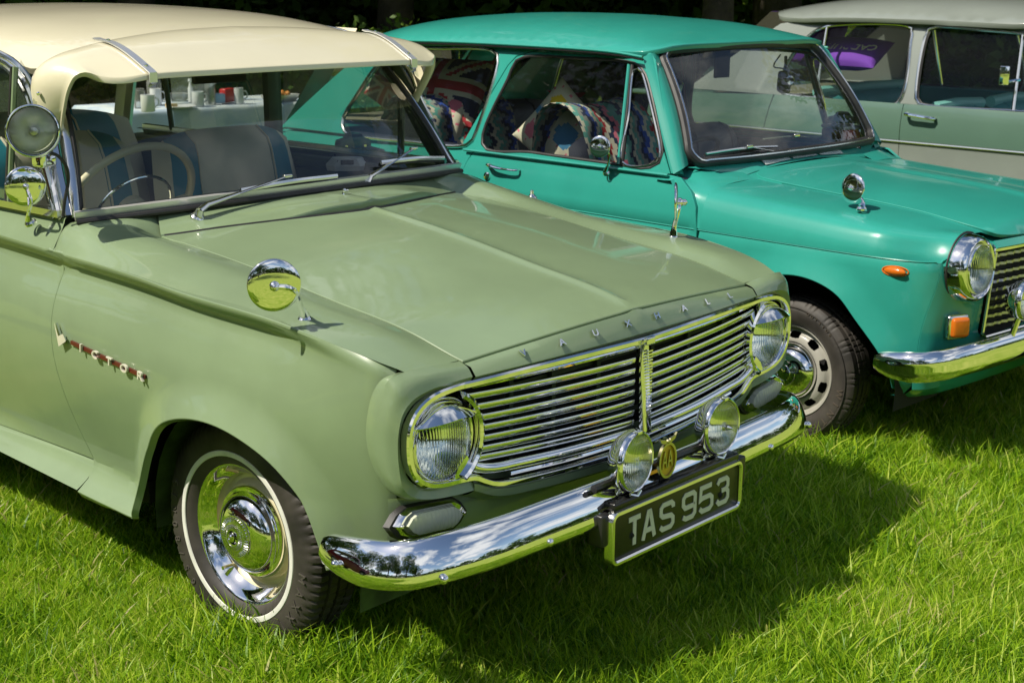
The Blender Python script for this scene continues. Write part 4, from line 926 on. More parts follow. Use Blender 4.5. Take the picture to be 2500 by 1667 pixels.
tmk, TS, TP = side_fn([(.68, 3.18), (.725, 2.8), (.75, 2.2), (.757, 1.6), (.762, .6), (.764, 0), (.759, -.30), (.742, -.44), (.700, -.525), (.62, -.562), (.5, -.580), (.25, -.595), (0, -.60)],
    [.24, .30, .36, .5, .62, .70, .728, .734, .740, .77, .83, .90, .93], [-.075, -.045, -.022, -.004, 0, -.002, -.006, -.010, -.002, -.003, -.009, -.024, -.034], TARCH, .026, .085)
tl = [(-.403, .731), (-.406, .60), (-.40, .40), (-.40, .26)]
seamF = cr([(.577, .731), (.560, .66), (.530, .56), (.515, .48), (.512, .40), (.52, .32)], 14)
def tzt(y): return ip(y, [-.56, -.50, -.36, -.22, .12, .35, .52], [.800, .812, .832, .845, .866, .880, .892])
for sx in (-1, 1):
    f = tmk(sx)
    w1 = panel('front_wing', [(p[0]+.003, p[1]) for p in tl[:1]]+[(-.402, .28), (-.32, .262)]+[(-a, b) for a, b in TARCH]+[(.47, .27)]+[tuple(p) for p in seamF[::-1]]+[(s, .731) for s in np.linspace(.55, -.38, 16)], f, .022, TEAL, teal, lip=.012, flip=sx < 0, sharp=34)
    # upper wing, closing on the headlamp
    rows = []
    for y in np.concatenate([np.linspace(.398, -.30, 26), np.linspace(-.33, -.562, 18)]):
        h = float(tzt(y))-.737; c0 = f(-y, .7375); k = sm((-.32-y)/.24); q = max(0, (y-.30)/.12)
        sec = [(abs(c0[0]), .7375), (abs(c0[0])-.002, .737+.22*h), (abs(c0[0])-.014, .737+.52*h), (.722, .737+.80*h), (.682, .737+.955*h), (.62, .737+h+.004), (.53, .737+h+.010), (.425, .737+h+.013)]
        an = [R(a) for a in (8, 22, 38, 54, 70, 86, 100, 112)]
        ci = [(.540+.118*math.cos(a), .704+.116*math.sin(a)) for a in an]
        sec = [(a*(1-k*w_)+c*k*w_, b*(1-k*w_)+d*k*w_) for (a, b), (c, d), w_ in zip(sec, ci, (1, 1, 1, 1, 1, 1, .75, .15))]
        yy = y if y > -.33 else y
        rows.append([(sx*a, yy, b) for a, b in cr(sec, 26)])
    MB().grid(rows).build('wing_top', TEAL, w1, sharp=40)
    MB().tube([f(s, .7345)+np.array([sx*.0015, 0, 0]) for s in np.linspace(-1.66, .56, 60)], .0028, 6).build('wing_seam_bead', TEAL, w1)
    # door
    ds = [(-.410, .731), (-.412, .60), (-.405, .30)]
    drear = [(-1.64, .30), (-1.70, .5), (-1.72, .70), (-1.705, .82), (-1.655, .918)]
    d = panel('door', [(-.412, .31), (-.412, .74), (-.425, .82), (-.455, .87), (-.515, .915)]+[(s, .919) for s in np.linspace(-.56, -1.645, 12)]+cr(drear[::-1], 14).tolist()[1:], f, .03, TEAL, teal, lip=.016, flip=sx < 0, sharp=34)
    # piece of wing above the crease ahead of the door, up to the screen pillar
    rows = []
    for y in np.linspace(.398, .545, 8):
        h = float(tzt(min(y, .52)))-.737; c0 = f(-y, .7375); q = (y-.398)/.147; top = .737+h+.012+.03*q
        cut = q**1.6
        sec = [(abs(c0[0])-.002*cut, .7375*(1-cut)+.905*cut), (abs(c0[0])-.014-.01*cut, (.737+.45*h)*(1-cut)+.912*cut), (.722, (.737+.80*h)*(1-cut)+.917*cut), (.682, .737+.955*h+.02*q), (.62, .737+h+.004+.034*q), (.53, top+.005*q), (.425, top+.012*q)]
        rows.append([(sx*a, y, b) for a, b in cr(sec, 20)])
    rows += [[(p[0]-sx*.002, p[1]+.03, p[2]-.003) for p in rows[-1]], [(p[0]-sx*.006, p[1]+.08, p[2]-.004) for p in rows[-1]]]
    MB().grid(rows).build('wing_corner', TEAL, w1, sharp=40)
    rq = panel('rear_wing', cr([(-1.657, .921), (-1.708, .82), (-1.723, .70), (-1.703, .5), (-1.645, .30)], 14).tolist()+[(-2.08, .27)]+[(-2.375+.30*math.cos(a), .27+.33*math.sin(a)) for a in np.linspace(math.pi, 0, 20)][::-1][::-1]*0+[(-2.10, .30), (-2.16, .50), (-2.30, .58), (-2.46, .58), (-2.60, .48), (-2.66, .30), (-3.0, .32), (-3.15, .40), (-3.16, .88), (-2.9, .915), (-2.3, .921)], f, .04, TEAL, teal, lip=.016, flip=sx < 0, sharp=34)
    # upper side with window openings
    def g(y, z, sx=sx):
        y, z = np.broadcast_arrays(np.asarray(y, float), np.asarray(z, float)); k = (z-.92)/.42
        x = .732-.118*k-.020*k*k; x = x-.05*np.clip((y-2.3)/.8, 0, 1)**2-.03*np.clip((.75-y)/.2, 0, 1)**2
        return np.stack([sx*x, y, z], -1)
    def tpx(L, xs=-.66): return [tuple(T.X(u, v, xs)[1:]) for u, v in L]
    def onside(u, v):
        x = -.66
        for _ in range(6):
            p = T.X(u, v, x); x = float(g(p[1], p[2], -1)[0]) if False else -abs(float(g(p[1], p[2])[..., 0]))
        return (p[1], p[2])
    doorw = cr([onside(*q) for q in ((1176, 352), (1240, 190), (1258, 150), (1285, 139), (1400, 142), (1535, 152), (1562, 163), (1580, 195), (1617, 372), (1612, 395), (1583, 411), (1500, 401), (1300, 373))], 60, True)
    quart = cr([onside(*q) for q in ((836, 305), (848, 328), (900, 337), (1000, 347), (1125, 357), (1150, 348), (1162, 325), (1216, 158), (1214, 132), (1192, 121), (1080, 119), (985, 121), (930, 150), (866, 240), (840, 282))], 60, True)
    if sx > 0: doorw = np.array(doorw); quart = np.array(quart)
    dfo = [(.585, .923), (.63, 1.0), (.80, 1.318), (.83, 1.338), (1.43, 1.340), (1.52, 1.315), (1.555, 1.28), (1.735, .923)]
    fr = panel('door_frame', dfo, g, .022, TEAL, d, lip=.012, holes=[doorw], flip=sx < 0, sharp=40)
    qo = [(1.742, .923), (1.562, 1.28), (1.525, 1.32), (1.44, 1.345), (1.38, 1.352), (2.42, 1.345), (2.58, 1.27), (3.12, .90), (3.05, .915), (2.5, .923)]
    qp = panel('rear_quarter', qo, g, .035, TEAL, teal, lip=.012, holes=[quart], flip=sx < 0, sharp=40)
    ap = [(.545, .925), (.58, .925), (.80, 1.33), (.835, 1.345), (1.375, 1.348), (1.37, 1.356), (.80, 1.358), (.77, 1.335)]
    pp = panel('screen_pillar', ap, g, .022, TEAL, teal, lip=.03, flip=sx < 0)
    gl = lambda poly, nm, par: panel(nm, poly, lambda a, b: g(a, b)-np.array([sx*.012, 0, 0]), .08, GLASS2, par, lip=0, flip=sx < 0)
    gl(doorw, 'door_window', d); gl(quart, 'quarter_window', qp)
    MB().tube([g(a, b)+np.array([sx*.001, 0, 0]) for a, b in quart], .008, 8, closed=True).build('window_trim', CHROME2, qp)
    MB().tube([g(a, b)-np.array([sx*.004, 0, 0]) for a, b in doorw], .007, 8, closed=True).build('window_seal', RUBBER, d)
    a = onside(1536, 158); b = onside(1510, 402); MB().tube([g(*a), g(*b)], .008, 8).build('quarter_light_bar', TEAL, d)
    MB().tube([g(a[0]-.018, a[1]), g(b[0]-.018, b[1])], .008, 8).build('quarter_light_seal', RUBBER, d)
    ql = cr([onside(*q) for q in ((1548, 172), (1560, 168), (1572, 190), (1612, 372), (1606, 392), (1582, 404), (1520, 396), (1535, 280))], 40, True)
    MB().tube([g(*q)+np.array([sx*.001, 0, 0]) for q in ql], .0055, 6, closed=True).build('quarter_light_frame', CHROME2, d)
    gut = [(.63, .82-.02, 1.345), (.625, .95, 1.358), (.618, 1.5, 1.366), (.615, 2.1, 1.362), (.60, 2.42, 1.348), (.575, 2.6, 1.29)]
    MB().tube([(sx*(a+.006), b, c) for a, b, c in cr(gut, 30)], .006, 6).build('gutter', TEAL, teal)
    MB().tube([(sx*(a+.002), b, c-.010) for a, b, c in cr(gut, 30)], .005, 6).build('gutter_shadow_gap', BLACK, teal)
    MB().tube([(sx*.742, y, .921) for y in np.linspace(.57, 1.70, 10)], .006, 6).build('waist_strip', TEAL, d)
    # sill
    MB().box((sx*.70, 1.2, .275), (.06, 1.7, .05), None, .012).build('sill', TEAL, teal)
    # handle
    hb = f(-1.43, .875)
    if sx < 0:
        p0, p1 = Vector(f(-1.54, .868)), Vector(f(-1.36, .866)); off = Vector((sx*.030, 0, 0))
        h_ = MB().tube(cr([p0+Vector((sx*.004, 0, .004)), p0+off+Vector((0, -.02, .006)), (p0+p1)/2+off*1.1, p1+off*.8, p1+Vector((sx*.004, -.004, 0))], 16), np.interp(np.linspace(0, 1, 16), [0, .2, .6, 1], [.011, .010, .006, .006]), 10, flat=(1, .8)).build('door_handle', CHROME, d)
        MB().lathe([(.018, 0), (.017, .006), (.008, .010), (.0005, .010)], f(-1.545, .822), (sx, 0, .1), 18).build('door_lock', CHROME, d)
        mk = MB().sphere(f(.420, .698)+np.array([sx*.004, 0, 0]), .02, 14, (.7, 2.1, .75)).build('side_repeater', AMBER, teal)
        MB().tube([f(.42+a*.045, .698+b*.016)+np.array([sx*.002, 0, 0]) for a, b in [(math.cos(t), math.sin(t)) for t in np.linspace(0, 6.28, 24, endpoint=False)]], .0025, 6, closed=True).build('repeater_rim', AMBER, mk)
# front panel around the grille
f1 = tmk(1)
xq = lambda s: float(np.interp(s, TS, TP[:, 0])); sofx = lambda x: float(np.interp(-x, -TP[::1, 0][350:], TS[350:])) if False else float(TS[350:][np.argmin(abs(TP[350:, 0]-x))])
for sx in (-1, 1):
    sg = sofx(.43)
    o = [(p[0]+.003, p[1]) for p in seamF]+[(sofx(.60), .27), (sofx(.455), .30), (TS[-1], .32)]+[(TS[-1], .452), (sofx(.44), .455), (sofx(.452), .475), (sofx(.425), .735), (sofx(.46), .80), (sofx(.56), .80), (sofx(.66), .74)]
    panel('front_panel', o, tmk(sx), .024, TEAL, teal, lip=.010, flip=sx < 0, sharp=34)
    # lower valance rolled under the bumper
    rows = []
    for s in np.linspace(.50, TS[-1], 24):
        p = f1(s, .34); k = 1-sm((s-.5)/.3); rows.append([(sx*p[0], p[1], .34), (sx*(p[0]-.006), p[1]+.02*(1-k), .29), (sx*(p[0]-.03), p[1]+.05, .25), (sx*(p[0]-.07), p[1]+.12, .235)])
    MB().grid(rows).build('front_valance', TEAL, teal)
# bonnet, scuttle
def tbon(x, y):
    x, y = np.broadcast_arrays(np.asarray(x, float), np.asarray(y, float)); t = np.clip(np.abs(x)/.42, 0, 1.2); e_ = tzt(np.minimum(y, .52))+.013+.03*sm((y-.40)/.15)
    c = e_+.024+.004*y; z = e_+.004+(c-e_)*(1-t**2.4)+.008*np.exp(-((x-.17)/.035)**2)*sm((.45-y)/.4)
    z = z-.07*np.clip((-.545-y)/.08, 0, 1)**2
    return np.stack([x, y, z], -1)
tb = [(-.405, .33), (-.395, .40), (-.36, .435), (-.2, .43), (0, .425), (.2, .43), (.36, .435), (.395, .40), (.405, .33), (.415, 0), (.42, -.30), (.425, -.50), (.40, -.575), (.2, -.612), (0, -.625), (-.2, -.612), (-.40, -.575), (-.425, -.50), (-.42, -.30), (-.415, 0)]
tbonnet = panel('bonnet', cr(tb, 120, True), tbon, .03, TEAL, teal, lip=.014, sharp=40)
MB().box((0, -.05, .76), (.84, .9, .02)).build('bonnet_underside', BLACK, tbonnet)
def twb(x): t = np.abs(x)/.66; return np.array([x, .475+.075*t**2.2, .957-.003*t])
def twt(x): t = np.abs(x)/.53; return np.array([x, .755+.050*t**2.2, 1.378-.016*t**2])
rows = []
for t in np.linspace(0, 1, 7):
    r_ = []
    for x in np.linspace(-.66, .66, 50):
        xa = x*.64; a = tbon(xa, .438)+np.array([0, .004, -.001]); b = twb(x)+np.array([0, -.004, -.008]); r_.append(a*(1-t)+b*t)
    rows.append(r_)
tsc = MB().grid(rows).build('scuttle_panel', TEAL, teal, sharp=50)
for sx in (-1, 1): MB().grid([[(sx*x, y, float(tbon(x, y)[2])-.006) for x in (.33, .37, .41, .435)] for y in (.28, .34, .40, .455)]).build('bonnet_gutter', TEAL, tsc)
# perforated air intake
va = [T.Z(u, v, .935) for u, v in ((1928, 404), (2148, 366), (2135, 358), (1985, 380))]
MESHW = simple('vent_mesh', (.80, .88, .82), .22, .6, bump=(420, 1.0, .004))
for ta, tb_ in ((.0, .30), (.34, .64), (.68, .98)):
    q = [va[0]*(1-ta)+va[1]*ta, va[0]*(1-tb_)+va[1]*tb_, va[3]*(1-tb_)+va[2]*tb_, va[3]*(1-ta)+va[2]*ta]
    MB().box((0, 0, 0), (.001, .001, .001)) 
    xm = sum(p[0] for p in q)/4; y_ = .47; w_ = .115
    xc = -.20+.19*(ta/.34)
    MB().add([(xc-.085, .450, float(tbon(xc-.085, .44)[2])+.009), (xc+.085, .450, float(tbon(xc+.085, .44)[2])+.009), (xc+.085, .480, .956), (xc-.085, .480, .956)], [(0, 1, 2, 3)]).build('air_vent', MESHW, tsc)
rows = []
for t in np.linspace(0, 1, 12):
    rows.append([twb(x*.635)*(1-t)+twt(x*.515)*t+np.array([0, -.03*math.sin(math.pi*t), .01*(1-t)]) for x in np.linspace(-1, 1, 33)])
MB().grid(rows).build('windscreen', GLASS, teal)
tleft = [twb(-.640)*(1-t)+twt(-.525)*t+np.array([0, -.026*math.sin(math.pi*t), .008*(1-t)]) for t in np.linspace(.09, .93, 14)]
tloop = tleft[::-1]+[twb(x)+np.array([0, -.004, .006]) for x in np.linspace(-.60, .60, 34)]+[mirx(p, -1) for p in tleft]+[twt(x) for x in np.linspace(.49, -.49, 26)]
tloop = cr(tloop[::1], 160, True)
sl_ = MB().tube(tloop, .019, 10, closed=True, flat=(1, 1)).build('windscreen_seal', RUBBER, teal)
MB().tube([p+np.array([0, -.015, .010]) for p in tloop], .0045, 6, closed=True).build('seal_bead', CHROME2, sl_)
for sx in (-1, 1):
    rows = []
    for t in np.linspace(0, 1, 14):
        a = mirx(twb(-.650)*(1-t)+twt(-.535)*t+np.array([0, -.02*math.sin(math.pi*t), 0]), -sx); yy = .545+(.80-.545)*t; zz = .925+(1.345-.925)*t; b = np.array([sx*(.725-.105*t), yy+.012, zz]); m_ = a*.5+b*.5+np.array([sx*.012, -.016, .004]); rows.append([tuple(q) for q in cr([a, m_, b], 8)])
    MB().grid(rows).build('screen_pillar_face', TEAL, teal, sharp=60)
# roof
def troof(x, y):
    x, y = np.broadcast_arrays(np.asarray(x, float), np.asarray(y, float)); t = np.clip(np.abs(x)/.615, 0, 1)
    c = ip(y, [.74, .80, .95, 1.3, 1.7, 2.1, 2.5, 2.75, 2.95], [1.392, 1.415, 1.452, 1.480, 1.487, 1.476, 1.435, 1.375, 1.30]); e_ = ip(y, [.74, .95, 1.5, 2.1, 2.42, 2.75, 2.95], [1.385, 1.398, 1.402, 1.392, 1.372, 1.30, 1.24])
    return np.stack([x, y, e_+(c-e_)*(1-t**2.2)-.034*t**8], -1)
troofp = panel('roof', cr([(-.50, .765), (0, .735), (.50, .765), (.585, .80), (.618, .95), (.620, 1.5), (.618, 2.1), (.60, 2.5), (.54, 2.85), (.3, 2.93), (0, 2.94), (-.3, 2.93), (-.54, 2.85), (-.60, 2.5), (-.618, 2.1), (-.620, 1.5), (-.618, .95), (-.585, .80)], 110, True), troof, .04, TEAL, teal, lip=.02, sharp=50)
rows = []
for t in np.linspace(0, 1, 6): rows.append([(x*(.55+.08*t), 2.90+.30*t**.8, 1.27-.37*t) for x in np.linspace(-1, 1, 9)])
MB().grid([[ (x*.45, 2.925+.27*t, 1.265-.30*t) for x in np.linspace(-1, 1, 9)] for t in np.linspace(0, 1, 4)]).build('rear_window', GLASS2, teal)
for sx in (-1, 1):
    MB().grid([[(sx*(.45+(.15+.02*t)*k), 2.90+.28*t-.10*k*(1-t)*0-.05*k*(1-t), 1.28-.38*t-.0*k) for k in np.linspace(0, 1, 5)] for t in np.linspace(0, 1, 6)]).build('rear_screen_pillar', TEAL, teal)
MB().grid([[(x*(.66), y, .90-.02*(y-3.0)-.02*x*x) for x in np.linspace(-1, 1, 9)] for y in (3.02, 3.2, 3.24)]).build('boot_lid', TEAL, teal)
MB().box((0, 3.17, .62), (1.24, .06, .54), None, .02).build('tail_panel', TEAL, teal)
MB().grid([[(x*.56, y, float(troof(x*.56, y)[2])-.04) for x in np.linspace(-1, 1, 9)] for y in np.linspace(.82, 2.8, 9)]).build('headlining', bpy.data.materials['headlining_cloth'], troofp)
m = MB(); m.box((0, 1.6, .28), (1.32, 2.9, .05)); m.box((0, .50, .60), (1.3, .03, .60)); m.box((0, -.05, .36), (.96, .90, .10)); m.box((0, -.54, .62), (.80, .02, .32)); m.each('floor_pan', BLACK, teal)
for sx in (-1, 1):
    rows = [[(sx*x, -.05+.40*math.cos(a), .27+.375*math.sin(a)) for x in (.745, .66, .55, .45)] for a in np.linspace(-.15, math.pi+.15, 20)]
    m = MB(); m.grid(rows); m.box((sx*.45, -.02, .52), (.02, .86, .56)); m.each('wheel_arch_liner', BLACK, teal)
    hl = round_lamp(teal, (sx*.540, -.612, .704), (0, -1, .05), .080, .006, .055, LENS, 'headlamp', rim_d=.010)
    MB().lathe([(.087, -.004), (.090, .004), (.098, .010), (.106, .004), (.113, -.014), (.117, -.040), (.118, -.062)], (sx*.540, -.608, .704), (0, -1, .05), 56).build('headlamp_bezel', CHROME, hl, sharp=60)
    MB().tube([(sx*.540+.119*math.cos(t), -.556+.0*t, .704+.118*math.sin(t)) for t in np.linspace(0, 6.28, 40, endpoint=False)], .004, 6, closed=True).build('bezel_gasket', RUBBER, hl)
    # square indicator
    b = T.Y(2338, 798, -.57) if sx < 0 else None
    c = (sx*.60, -.578, .512); il = MB().box(c, (.085, .030, .085), Matrix.Rotation(sx*R(24), 3, 'Z'), .012).build('indicator', CHROME2, teal)
    MB().box((c[0]+sx*.004, c[1]-.014, c[2]), (.070, .030, .068), Matrix.Rotation(sx*R(24), 3, 'Z'), .012).build('lens', AMBER, il)
MB().grid([[(x, y+.03*(x/.47)**2, z) for x in np.linspace(-.47, .47, 24)] for y, z in ((-.50, .80), (-.56, .786), (-.60, .772), (-.61, .758), (-.60, .74))]).build('grille_header', TEAL, teal)
# grille
MB().box((0, -.585, .60), (.86, .01, .30)).build('grille_backing', BLACK, teal)
for i in range(9):
    z = .728-i*.030; xw = .405+.004*i
    rows = []
    for x in np.linspace(-xw, xw, 150):
        wv = .004*math.sin(x*150); y = -.622+.03*(x/.43)**2+wv; rows.append([(x, y+.008, z+.007), (x, y, z+.006), (x, y-.001, z-.003), (x, y+.008, z-.006)])
    MB().grid(rows).build('grille_slat', STEEL, teal, sharp=40)
P = [(x, -.632+.03*(x/.43)**2, .760) for x in np.linspace(-.43, .43, 30)]
MB().sweep(P, [(-.012, -.006), (-.012, .004), (0, .009), (.012, .004), (.012, -.006)], up=(0, -1, .2)).build('grille_top_moulding', CHROME, teal)
MB().sweep([(x, y-.004, z+.012) for x, y, z in P], [(-.014, -.004), (-.014, .004), (.014, .004), (.014, -.004)], up=(0, -1, .9)).build('bonnet_lip', TEAL, teal)
for sx in (-1, 1): MB().tube([(sx*.415, -.604, .745), (sx*.455, -.60, .465), (sx*.44, -.604, .452), (0, -.625, .450)], .006, 6).build('grille_edge', CHROME2, teal)
# bumper
tp = cr([(.800, -.40, .395), (.805, -.47, .396), (.790, -.545, .400), (.74, -.600, .408), (.62, -.635, .414), (.4, -.655, .416), (0, -.67, .416)], 40)
tpath = np.vstack([mirx(tp, -1), tp[::-1][1:]]); T_ = np.gradient(tpath, axis=0); ups = np.stack([-T_[:, 1], T_[:, 0], T_[:, 2]*0], 1)
if ups[40, 1] > 0: ups = -ups
tprof = [(a*1.25, b*1.15) for a, b in [(-.030, 0), (-.040, .002), (-.042, .008), (-.034, .017), (-.012, .024), (.0, .022), (.006, .024), (.026, .018), (.038, .006), (.040, 0), (.032, 0), (.0, .014), (-.026, .008)]]
tbm = MB().sweep(tpath, [(-a, b) for a, b in tprof], ups=ups, scale=[.5+.5*min(1, min(i, len(tpath)-1-i)/5)**.5 for i in range(len(tpath))]).build('front_bumper', CHROME, teal, sharp=60)
m = MB(); 
for x in (-.55, -.28, .28, .55): m.sphere((x, -.655+.04*(x/.6)**2-.018, .425), .008, 8)
m.each('bumper_bolt', CHROME2, tbm)
tpl = MB().box((0, -.70, .325), (.52, .006, .11), None, .002).build('number_plate', bpy.data.materials['plate_black'], teal)
MB().sweep([(x, -.704, z+.325) for x, z in rrect(.522, .112, .006)], [(-.003, -.002), (-.003, .002), (.003, .002), (.003, -.002)], up=(0, -1, 0), closed=True).build('plate_border', SILV, tpl)
# an upright white stroke is all the photo shows of its letters
fl = round_lamp(teal, T.Y(2497, 735, -.70)+np.array([.02, 0, 0]), (.05, -1, 0), .062, .008, .04, LENSF, 'fog_lamp')
c_ = T.Y(2497, 735, -.70)+np.array([.02, 0, 0]); MB().lathe([(.068, -.012), (.064, -.03), (.045, -.055), (.0005, -.066)], c_, (.05, -1, 0), 32).build('lamp_shell', CHROME, fl)
MB().tube([c_+np.array([0, .02, -.066]), c_+np.array([0, .04, -.14])], .011, 8).build('lamp_foot', CHROME2, fl)
# wheels
SILVER = paint('silver_wheel_enamel', (.33, .32, .28), rough=.32, coat=.5, wear=.14)
for (sx, yy) in ((-1, 0.0), (1, 0.0), (-1, 2.375), (1, 2.375)):
    o = (sx*.650, yy, .264); ax = (sx, 0, 0); q_ = Vector(ax).to_track_quat('Z', 'Y').to_matrix()
    def rp_(s): t = s; return t
    # dished disc with eight slots
    prof = [(.172, .046), (.170, .052), (.165, .050), (.160, .040), (.150, .026), (.142, .030), (.132, .040), (.118, .046), (.108, .046), (.10, .040), (.0005, .040)]
    seg = 240; G = []; m = MB()
    pr = cr(prof, 110)
    P3 = [[Vector(o)+q_ @ Vector((r_*math.cos(2*math.pi*k/seg), r_*math.sin(2*math.pi*k/seg), h)) for k in range(seg)] for r_, h in pr]
    vs = [p for row in P3 for p in row]; fs = []
    for i in range(len(pr)-1):
        rm = (pr[i][0]+pr[i+1][0])/2
        for k in range(seg):
            kk = ((k+.5)*10/seg) % 1
            if .121 < rm < .144 and abs(kk-.5) < .27*max(0, 1-((rm-.1325)/.0118)**4)**.5 : continue
            fs.append((i*seg+k, i*seg+(k+1) % seg, (i+1)*seg+(k+1) % seg, (i+1)*seg+k))
    wh = MB().add(vs, fs).build('wheel', SILVER, teal, sharp=50)
    MB().lathe([(.168, .0), (.10, .0), (.05, .0)], o, ax, 32).build('brake_back_plate', BLACK, wh)
    tyre_mesh(.268, .150, .172, seg=320 if yy == 0 and sx < 0 else 120, block=84, fine=True, parent=wh, o=o, ax=ax)
    MB().lathe([(.104, .046), (.104, .054), (.100, .060), (.096, .058), (.093, .062), (.086, .076), (.070, .088), (.048, .094), (.046, .092), (.044, .096), (.030, .099), (.028, .097), (.026, .100), (.012, .103), (.0005, .104)], o, ax, 80).build('hub_cap', CHROME, wh, sharp=35)
    if sx < 0 and yy == 0:
        arc_text('WINTER', .222, .036, (sx*.650, 0, .264), sx, R(190), R(11), simple('tyre_lettering_light', (.075, .06, .045), .6), wh, h=.0745)
        arc_text('OUTSIDE', .236, .016, (sx*.650, 0, .264), sx, R(108), R(4.6), bpy.data.materials['tyre_lettering_light'], wh, h=.0742)
        MB().lathe([(.243, .0735), (.243, .076), (.240, .0765), (.238, .0745)], o, ax, 120).build('sidewall_ring', TYRE, wh)
# wipers of the teal car (parked to the right)
def twiper(base, elbow, joint, b0, b1):
    wp = MB().lathe([(.014, -.006), (.014, .004), (.010, .012), (.008, .02)], base, (0, -.4, 1), 16).build('wiper', RUBBER, teal)
    MB().tube([Vector(base)+Vector((0, 0, .016)), elbow, joint], [.007, .006, .003], 8, flat=(1.2, .7)).build('wiper_arm', CHROME2, wp)
    P = cr([b0, (Vector(b0)+Vector(b1))/2+Vector((0, -.008, .008)), b1], 12)
    MB().tube(P, .0045, 6).build('wiper_blade', CHROME2, wp); MB().tube([Vector(p)+Vector((0, .006, -.007)) for p in P], .005, 6).build('wiper_rubber', RUBBER, wp)
    MB().box(joint, (.035, .012, .014), None, .003).build('wiper_clip', CHROME2, wp)
q = lambda u, v, y: T.Y(u, v, y)
twiper(q(1975, 392, .465), q(1960, 384, .465), q(1830, 358, .48), q(1724, 375, .50), q(1897, 358, .49))
twiper(q(2094, 369, .50), q(2080, 362, .50), q(1945, 331, .50), q(1860, 341, .52), q(2002, 336, .51))
# mirrors of the teal car
c_ = T.X(2082, 460, -.585); nn = (Vector((T.eye))-Vector(c_)).normalized(); nn = (Matrix.Rotation(R(-42), 3, 'Z') @ nn)
dome_mirror(teal, c_, nn, .052, T.X(2103, 511, -.61), (0, 0, 1), [T.X(2107, 495, -.60), T.X(2100, 480, -.59)], rr=.0045, base_r=.019)
c_ = T.X(1465, 358, -.80); nn = (Vector((T.eye))-Vector(c_)).normalized()
dome_mirror(teal, c_, Matrix.Rotation(R(-20), 3, 'Z') @ nn, .042, T.X(1481, 422, -.755), (-.6, 0, .7), [T.X(1484, 405, -.77), T.X(1487, 375, -.785)], rr=.0045, base_r=.016, name='door_mirror')
# inside the teal car
NAVY = simple('navy_vinyl', (.012, .015, .03), .5); DT = simple('dark_fascia', (.010, .018, .018), .45)
MB().grid([[(x, .52+dy, z) for x in np.linspace(-.60, .60, 9)] for dy, z in ((0, .945), (.16, .935), (.24, .92), (.25, .80))]).build('dashboard', DT, teal)
def tseat(xc, w, y, zt, zb, name): 
    global CLOTH, BLUE
    a, b = CLOTH, BLUE; CLOTH = BLUE = NAVY; s = seat(xc, w, y, zt, name, zb=zb, blue=False, parent=teal); CLOTH, BLUE = a, b; return s
tseat(-.33, .50, 1.15, 1.00, .50, 'front_seat'); tseat(.33, .50, 1.15, 1.00, .50, 'front_seat'); tseat(0, 1.16, 2.25, 1.05, .50, 'rear_seat')
for sx in (-1, 1): MB().box((sx*.68, 1.1, .70), (.04, 1.15, .42), None, .01).build('door_trim', NAVY, teal); MB().box((sx*.66, 2.2, .75), (.06, .9, .36), None, .02).build('side_trim', NAVY, teal)
sc0 = Vector((-.33, .86, .90)); sa = Vector((0, .62, .78)).normalized(); q_ = sa.to_track_quat('Z', 'Y').to_matrix()
tw_ = MB().tube(ring(.19), .010, 10, closed=True).build('steering_wheel', RUBBER, teal); MB().tube([ring(.19)[0], sc0, ring(.19)[24]], .008, 6).build('wheel_spoke', RUBBER, tw_)
MB().box((0, .90, 1.30), (.10, .012, .13), None, .004).build('rear_view_mirror', RUBBER, teal)
MB().box((0, 2.75, .955), (1.16, .50, .012)).build('parcel_shelf', bpy.data.materials['headlining_cloth'], teal)

# ============================================================ the grey saloon behind
G_ = Frame(5.70, -.60, .064)
grey = tag(empty('vintage_car', (5.70, -.60, 0), -.064), 'pale grey and grey-green saloon at the right edge behind the turquoise car', 'car', 'classic cars parked in a row on the grass')
gmk, GS, GP = side_fn([(.60, 3.9), (.74, 3.6), (.79, 3.0), (.80, 2.0), (.80, .5), (.79, -.3), (.74, -.6), (.6, -.7), (0, -.75)], [.25, .35, .5, .70, .76, .85, .95, 1.0], [-.05, -.02, 0, .0, .004, 0, -.022, -.05])
gx = lambda u, v, x=-.79: G_.X(u, v, x)
ztr = float(gx(2300, 351)[2]); zwb = float(gx(2350, 264, -.76)[2]); ydo = float(gx(2200, 310)[1])
def gup(y, z, sx=-1):
    y, z = np.broadcast_arrays(np.asarray(y, float), np.asarray(z, float)); k = (z-zwb)/.42; x = .755-.10*k-.03*k*k-.04*np.clip((y-ydo-1.2)/.9, 0, 1)**2
    return np.stack([sx*x, y, z], -1)
def gon(u, v):
    x = -.70
    for _ in range(6):
        p = G_.X(u, v, x); x = float(gup(p[1], p[2])[..., 0])
    return (p[1], p[2])
rearw = cr([gon(*q) for q in ((2017, 66), (2215, 64), (2229, 74), (2226, 95), (2192, 252), (2000, 240), (1935, 234), (1905, 220), (1925, 150), (1985, 80))], 60, True)
fronw = cr([gon(*q) for q in ((2268, 72), (2290, 66), (2400, 74), (2495, 83), (2520, 90), (2600, 110), (2720, 290), (2500, 274), (2240, 253), (2236, 245), (2254, 110))], 60, True)
ytail = ydo+1.95
ztop = float(gon(2206, 55)[1]); 
